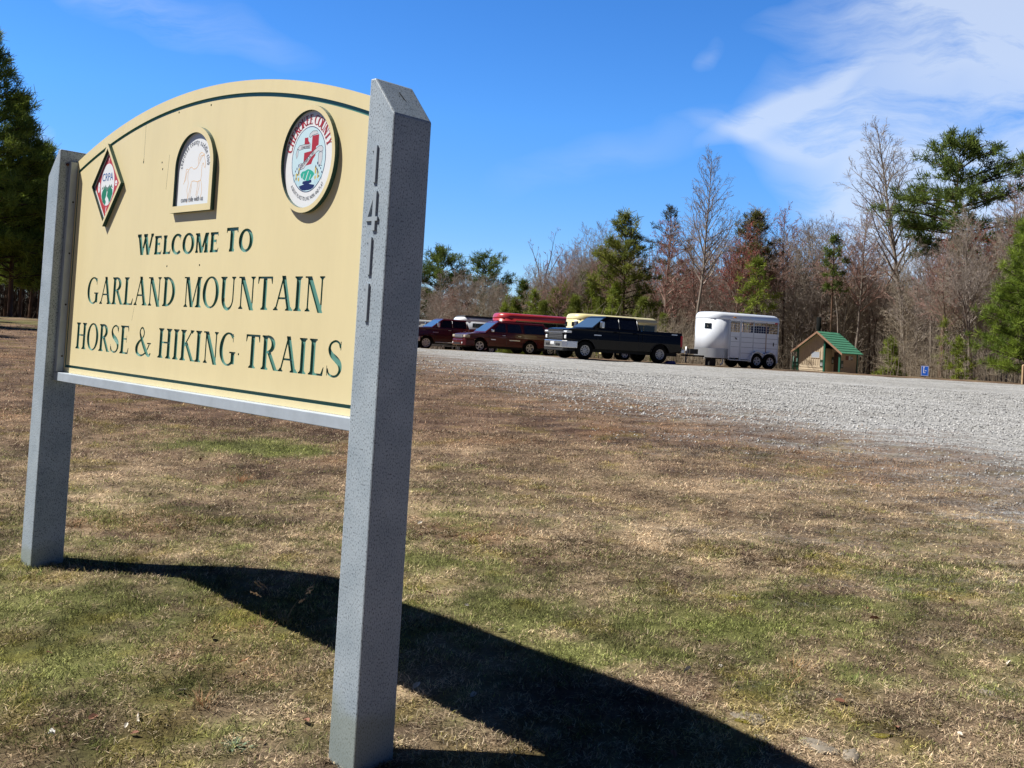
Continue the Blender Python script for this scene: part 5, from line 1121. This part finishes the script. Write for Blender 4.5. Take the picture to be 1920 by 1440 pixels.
put_bare(1382, 430, 92, 'bare tree with dull red buds left of the round-topped pine', 107, b_dark, tw_red, bud_m, r=.15, clear=.35, ang=1.05, blen=.36, nb=34, lift=.05, buds=.25, minr=.013)
put_bare(1255, 420, 90, 'bare reddish tree between the tall green pine and the cone-shaped tree', 108, b_grey, tw_red, bud_m, r=.17, clear=.3, ang=1.05, blen=.36, nb=36, lift=.05, buds=.15, minr=.013)
put_bare(1033, 424, 104, 'slim forked tree with sparse pink buds above the red trailer', 109, b_dark, tw_grey, bud_m, r=.17, ang=.5, blen=.26, nb=12, fork=3, buds=.7, twig=.55, minr=.016)
put_bare(882, 498, 96, 'pale-barked bare tree behind the white flat-topped trailer', 110, b_pale, mat('pale_twigs', (.27, .23, .19), .9), None, r=.15, clear=.3, ang=.7, blen=.34, nb=26, fork=2, minr=.016)
put_bare(1905, 330, 92, 'bare purple-brown tree at the right edge behind the bright pine', 111, b_grey, tw_red, None, r=.17, clear=.35, ang=1.0, blen=.36, nb=34, lift=.05, minr=.013)
put_bare(1480, 400, 96, 'thin bare tree with pinkish top left of the wide bare tree', 112, b_dark, tw_red, bud_m, r=.14, clear=.4, ang=.95, blen=.30, nb=30, lift=.05, buds=.12, minr=.013)
# ---- the wood: many slim bare trees built from ten models
models = []
for i, (tm, cm) in enumerate(((b_grey, tw_grey), (b_grey, tw_grey), (b_dark, tw_grey), (b_pale, tw_tan), (b_grey, tw_red), (b_dark, tw_red), (b_grey, tw_tan), (b_grey, tw_grey), (b_pale, tw_grey))):
    models.append(make_bare(200+i, tm, cm, None, H=11+.35*i, r=.075+.010*(i % 4), clear=.26+.06*(i % 3), ang=1.0, blen=.33, nb=38, twig=1.05, minr=.012, lift=.05, fork=(0, 0, 3, 0, 4)[i % 5], lean=.02*((i % 5)-2)))
rg = np.random.default_rng(77); cnt = 0
for i in range(290):
    dep = 66+52*rg.random()**.8; px = rg.uniform(1130, 2050)
    a = at(px, 650, dep); sc_h = rg.uniform(.76, 1.10)*(1+.10*math.sin(px/70.)+.12*(px > 1600))*(.78 if 1690 < px < 1890 else 1)*(.86 if px < 1230 else 1)
    if 1440 < px < 1650 and dep < 88: continue
    if 1660 < px < 1690 and dep < 70: continue
    if px < 1245 and dep < 88: continue
    if p0.x-16 < a.x < p0.x+2 and 72 < dep < 92: continue
    if px < 1400 and dep < 74: continue
    plant(models[rg.integers(len(models))], 'bare_tree', a.x, dep, sc_h, rg.uniform(0, 6.28), 'slim bare tree among many in the dense wood behind the gravel lot', 'bare tree', 'bare trees of the wood behind the lot'); cnt += 1
for i in range(110):
    dep = rg.uniform(90, 135); px = rg.uniform(740, 1190); a = at(px, 650, dep); s_ = rg.uniform(.55, .8)*(1+.30*(px > 1080))*(.85 if px < 960 else 1.08)
    plant(models[rg.integers(len(models))], 'bare_tree', a.x, dep, s_, rg.uniform(0, 6.28), 'low bare tree in the far thin wood behind the left trailers', 'bare tree', 'bare trees of the far thin wood')
# undergrowth and the mass of the wood beyond
def thicket(name, n, xr, yr, hmin, hmax, m_, seed, label, r=.014, pxr=None):
    rg = np.random.default_rng(seed); segs = []
    y = rg.uniform(*yr, n); px = rg.uniform(*pxr, n); kk = ~((px > 1440) & (px < 1655) & (y < 88.5)) if name == 'undergrowth' else px > -1e9; y, px = y[kk], px[kk]; x = np.array([at(a, 650, b).x for a, b in zip(px, y)]); z = hgt(x, y)
    for X_, Y_, Z_ in zip(x, y, z):
        h_ = rg.uniform(hmin, hmax); p = np.array([X_, Y_, Z_-.2]); d = np.array([rg.normal(0, .12), rg.normal(0, .12), 1.]); q = grow(rg, p, d/np.linalg.norm(d), h_, r*rg.uniform(.7, 2.0), 4, .10, .02, segs, .3)
        for k in range(rg.integers(3, 8)):
            i = rg.integers(1, 4); e = rg.normal(0, 1, 3); e[2] = abs(e[2])*.8; grow(rg, q[i][0], e/np.linalg.norm(e), h_*rg.uniform(.15, .4), r*.6, 2, .2, .05, segs, .5)
    tag(meshobj(name, tubes(segs, m_, 3, name)), label, 'undergrowth', kind='stuff')
thicket('undergrowth', 3800, None, (62, 112), 1.0, 4.4, tw_tan, 5, 'tangle of thin brown saplings and brush along the foot of the wood', pxr=(1080, 2080))
thicket('far_wood', 6000, None, (108, 150), 6., 14.5, tw_grey, 6, 'grey-brown mass of bare trees deep in the wood', r=.035, pxr=(1080, 2100))
thicket('far_brush', 1800, None, (112, 150), 2., 6.5, tw_grey, 7, 'thin grey brush far behind the left trailers', r=.025, pxr=(700, 1200))
thicket('dark_understory', 3000, None, (74, 112), 1.5, 7, b_dark, 8, 'dark brush under the pines at the left', r=.02, pxr=(-420, 190))

# ------------------------------------------------------------------ small things on the lawn
straw = vcol_mat('straw', .85, .2, .15)
def tuft(px, py, n, h_, spread, col, label, seed, stalks=0, cat='grass tuft', name='grass_tuft', curl=.35, wd=.004):
    g = ground_at(px, py); rg = np.random.default_rng(seed); vs, fs, cs = [], [], []
    for i in range(n):
        a = rg.uniform(0, 2*PI); r_ = abs(rg.normal(0, spread)); l = h_*rg.uniform(.4, 1.1); t = rg.uniform(.15, .9)
        if i < stalks: l = h_*rg.uniform(2.2, 2.9); t = rg.uniform(.05, .35); r_ *= .3; a = rg.uniform(-.9, .9)+(PI if i % 2 else 0)
        p = np.array([r_*math.cos(a), r_*math.sin(a), -.005]); d = np.array([math.cos(a)*math.sin(t), math.sin(a)*math.sin(t), math.cos(t)]); sd = np.array([-math.sin(a), math.cos(a), 0])*wd*rg.uniform(.6, 1.2)*.5
        k = len(vs); c = np.array(col)*rg.uniform(.65, 1.3)
        for j in range(5):
            w_ = 1-j/4.4; vs += [p-sd*w_, p+sd*w_]; cs += [c, c]; d = d+np.array([math.cos(a)*curl*.3, math.sin(a)*curl*.3, -curl*.35]); d /= np.linalg.norm(d); p = p+d*l/4
        for j in range(4): fs.append((k+2*j, k+2*j+1, k+2*j+3, k+2*j+2))
        if i < stalks:                                   # feathery head
            for j in range(10):
                q = p-d*l*.03*j; e = rg.normal(0, 1, 3); e /= np.linalg.norm(e); k = len(vs); vs += [q, q+e*.010+d*.012, q+d*.02]; cs += [c*1.15]*3; fs.append((k, k+1, k+2))
    me = bpy.data.meshes.new(name); me.from_pydata([tuple(v) for v in vs], [], fs); set_col(me, np.array(cs)); me.materials.append(straw)
    o = meshobj(name, me); o.location = g; tag(o, label, cat); return o
tuft(535, 1165, 60, .07, .035, (.50, .36, .22), 'dry tuft with tall bent feathery stalks at the edge of the sign shadow', 1, stalks=6)
tuft(485, 1180, 70, .07, .05, (.42, .25, .15), 'low reddish straw tuft left of the feathery stalks', 2)
tuft(378, 1320, 70, .09, .035, (.44, .27, .15), 'reddish straw tuft in the lawn below the sign', 3, stalks=1)
tuft(450, 902, 150, .10, .16, (.38, .20, .11), 'wide rust-brown grass patch behind the sign bottom', 4)
tuft(1490, 1252, 150, .08, .07, (.46, .31, .16), 'tan clump of dead grass at the lower right', 5)
tuft(135, 985, 80, .08, .05, (.42, .26, .15), 'reddish tuft just right of the far sign post foot', 6)
tuft(965, 995, 90, .08, .08, (.42, .26, .14), 'rusty straw clump right of the near post', 7)
tuft(1480, 1280, 60, .07, .05, (.46, .29, .15), 'small tan clump just below the larger one at the lower right', 8)
tuft(440, 1398, 60, .045, .02, (.20, .27, .17), 'pale green rosette weed at the bottom of the lawn', 9, cat='weed', name='weed', wd=.014, curl=.6)
tuft(66, 1080, 40, .05, .05, (.14, .2, .05), 'green weeds at the foot of the far post', 10, cat='weed', name='weed', wd=.008)
tuft(1600, 1275, 70, .05, .10, (.13, .2, .05), 'fresh green grass patch near the flat stones', 11)
# flat stones and moss
stone = mat('weathered_stone', (.22, .19, .15), .95, var=.45, scale=14, bump=.6, bscale=60)
def rock(px, py, a, b, h_, label, seed, m_=stone, name='stone', cat='stone'):
    g = ground_at(px, py); bm = bmesh.new(); bmesh.ops.create_icosphere(bm, subdivisions=3, radius=1); rg = np.random.default_rng(seed); ph = rg.uniform(0, 6, 6)
    for v in bm.verts:
        x, y, z = v.co; k = 1+.16*math.sin(3*x+ph[0])*math.sin(2.5*y+ph[1])+.10*math.sin(6*y+ph[2]+3*z)+.05*math.sin(13*x+ph[3])*math.sin(11*y+ph[4])
        v.co = Vector((x*a*k, y*b*k, max(-.4, min(z, .75))*h_*k))
    me = bpy.data.meshes.new(name); bm.to_mesh(me); bm.free(); me.polygons.foreach_set('use_smooth', np.ones(len(me.polygons), bool)); me.materials.append(m_)
    o = meshobj(name, me); o.location = g-Vector((0, 0, h_*.25)); o.rotation_euler = (0, 0, ph[5]); tag(o, label, cat)
rock(1535, 1400, .085, .05, .028, 'largest flat tan stone sunk in the lawn at the bottom right', 1); rock(1598, 1418, .065, .04, .030, 'grey rounded stone right of the largest flat stone', 2)
rock(1405, 1345, .085, .06, .014, 'wide flat stone with moss beside it, left of the largest stone', 3); rock(1430, 1385, .04, .03, .014, 'small flat stone between the two flat stones', 4)
rock(1850, 1300, .05, .035, .020, 'small brown stone at the lower right edge', 5); rock(1575, 1040, .05, .03, .016, 'pale grey stone in the middle right of the lawn', 6)
rock(1380, 1118, .03, .022, .015, 'small stone left of the lawn centre right', 7); rock(98, 1372, .022, .014, .014, 'little white stone at the bottom left', 8, mat('white_pebble', (.6, .6, .58), .7)); rock(1502, 1248, .014, .010, .01, 'white pebble above the tan clump', 9, MATS['white_pebble'])
rock(1352, 1249, .012, .010, .012, 'white pebble left of the tan clump', 12, MATS['white_pebble']); rock(1048, 1107, .012, .01, .01, 'white pebble right of the near post', 13, MATS['white_pebble'])
moss = mat('olive_moss', (.15, .125, .012), .95, var=.4, scale=40, bump=.8, bscale=160)
for i, (px, py, a, b) in enumerate(((1368, 1322, .022, .03), (1392, 1352, .035, .022), (1360, 1362, .025, .016), (1410, 1402, .032, .02), (1432, 1396, .022, .014), (1478, 1330, .03, .018), (1652, 1380, .05, .026), (1755, 1355, .035, .02), (1840, 1378, .025, .015))):
    rock(px, py, a, b, .011, ('olive moss pad above the wide flat stone', 'bright olive moss pad on the wide flat stone', 'small moss pad left of the flat stones', 'moss pad below the wide flat stone', 'tiny moss pad beside the small flat stone', 'moss pad right above the largest stone', 'largest moss pad right of the grey rounded stone', 'moss pad high at the lower right', 'moss pad nearest the right edge')[i], 20+i, moss, 'moss_pad', 'moss')
for i, (px, py, lab) in enumerate(((1575, 1322, 'curled reddish-brown leaf above the stones'), (640, 1262, 'upright dry leaf in the sign shadow'), (1640, 1165, 'dark red leaf pile bit in the right lawn'), (1290, 1262, 'pale bleached leaf at the centre right'), (262, 1350, 'bleached leaf at the bottom left'))):
    g = ground_at(px, py); mb = MB(); P = [(-.03, 0, .004), (-.015, .013, .012), (.01, .016, .016), (.032, .0, .006), (.012, -.014, .010), (-.014, -.012, .006), (0, 0, .002)]
    mb.add(P, [(0, 1, 6), (1, 2, 6), (2, 3, 6), (3, 4, 6), (4, 5, 6), (5, 0, 6)], mat('dry_leaf', (.22, .10, .06), .8) if i not in (3, 4) else mat('bleached_leaf', (.6, .55, .47), .8)); o = mb.build('leaf'); o.location = g+Vector((0, 0, .012)); o.rotation_euler = (.3*i, .2, i*1.3); tag(o, lab, 'leaf')

lv = [bpy.data.objects['leaf'].data, bpy.data.objects['leaf.003'].data]; rg = np.random.default_rng(12)
for i in range(34):
    px, py = rg.uniform(20, 1900), rg.uniform(860, 1425); g = ground_at(px, py)
    o = bpy.data.objects.new('leaf', lv[0 if rg.random() < .7 else 1]); C.objects.link(o); k = rg.uniform(.45, .9); o.scale = (k, k, k); o.location = g+Vector((0, 0, .012)); o.rotation_euler = (rg.uniform(-.5, .5), rg.uniform(-.5, .5), rg.uniform(0, 6))
    tag(o, 'small dry leaf lying in the mown lawn', 'leaf', 'dry leaves scattered over the lawn')
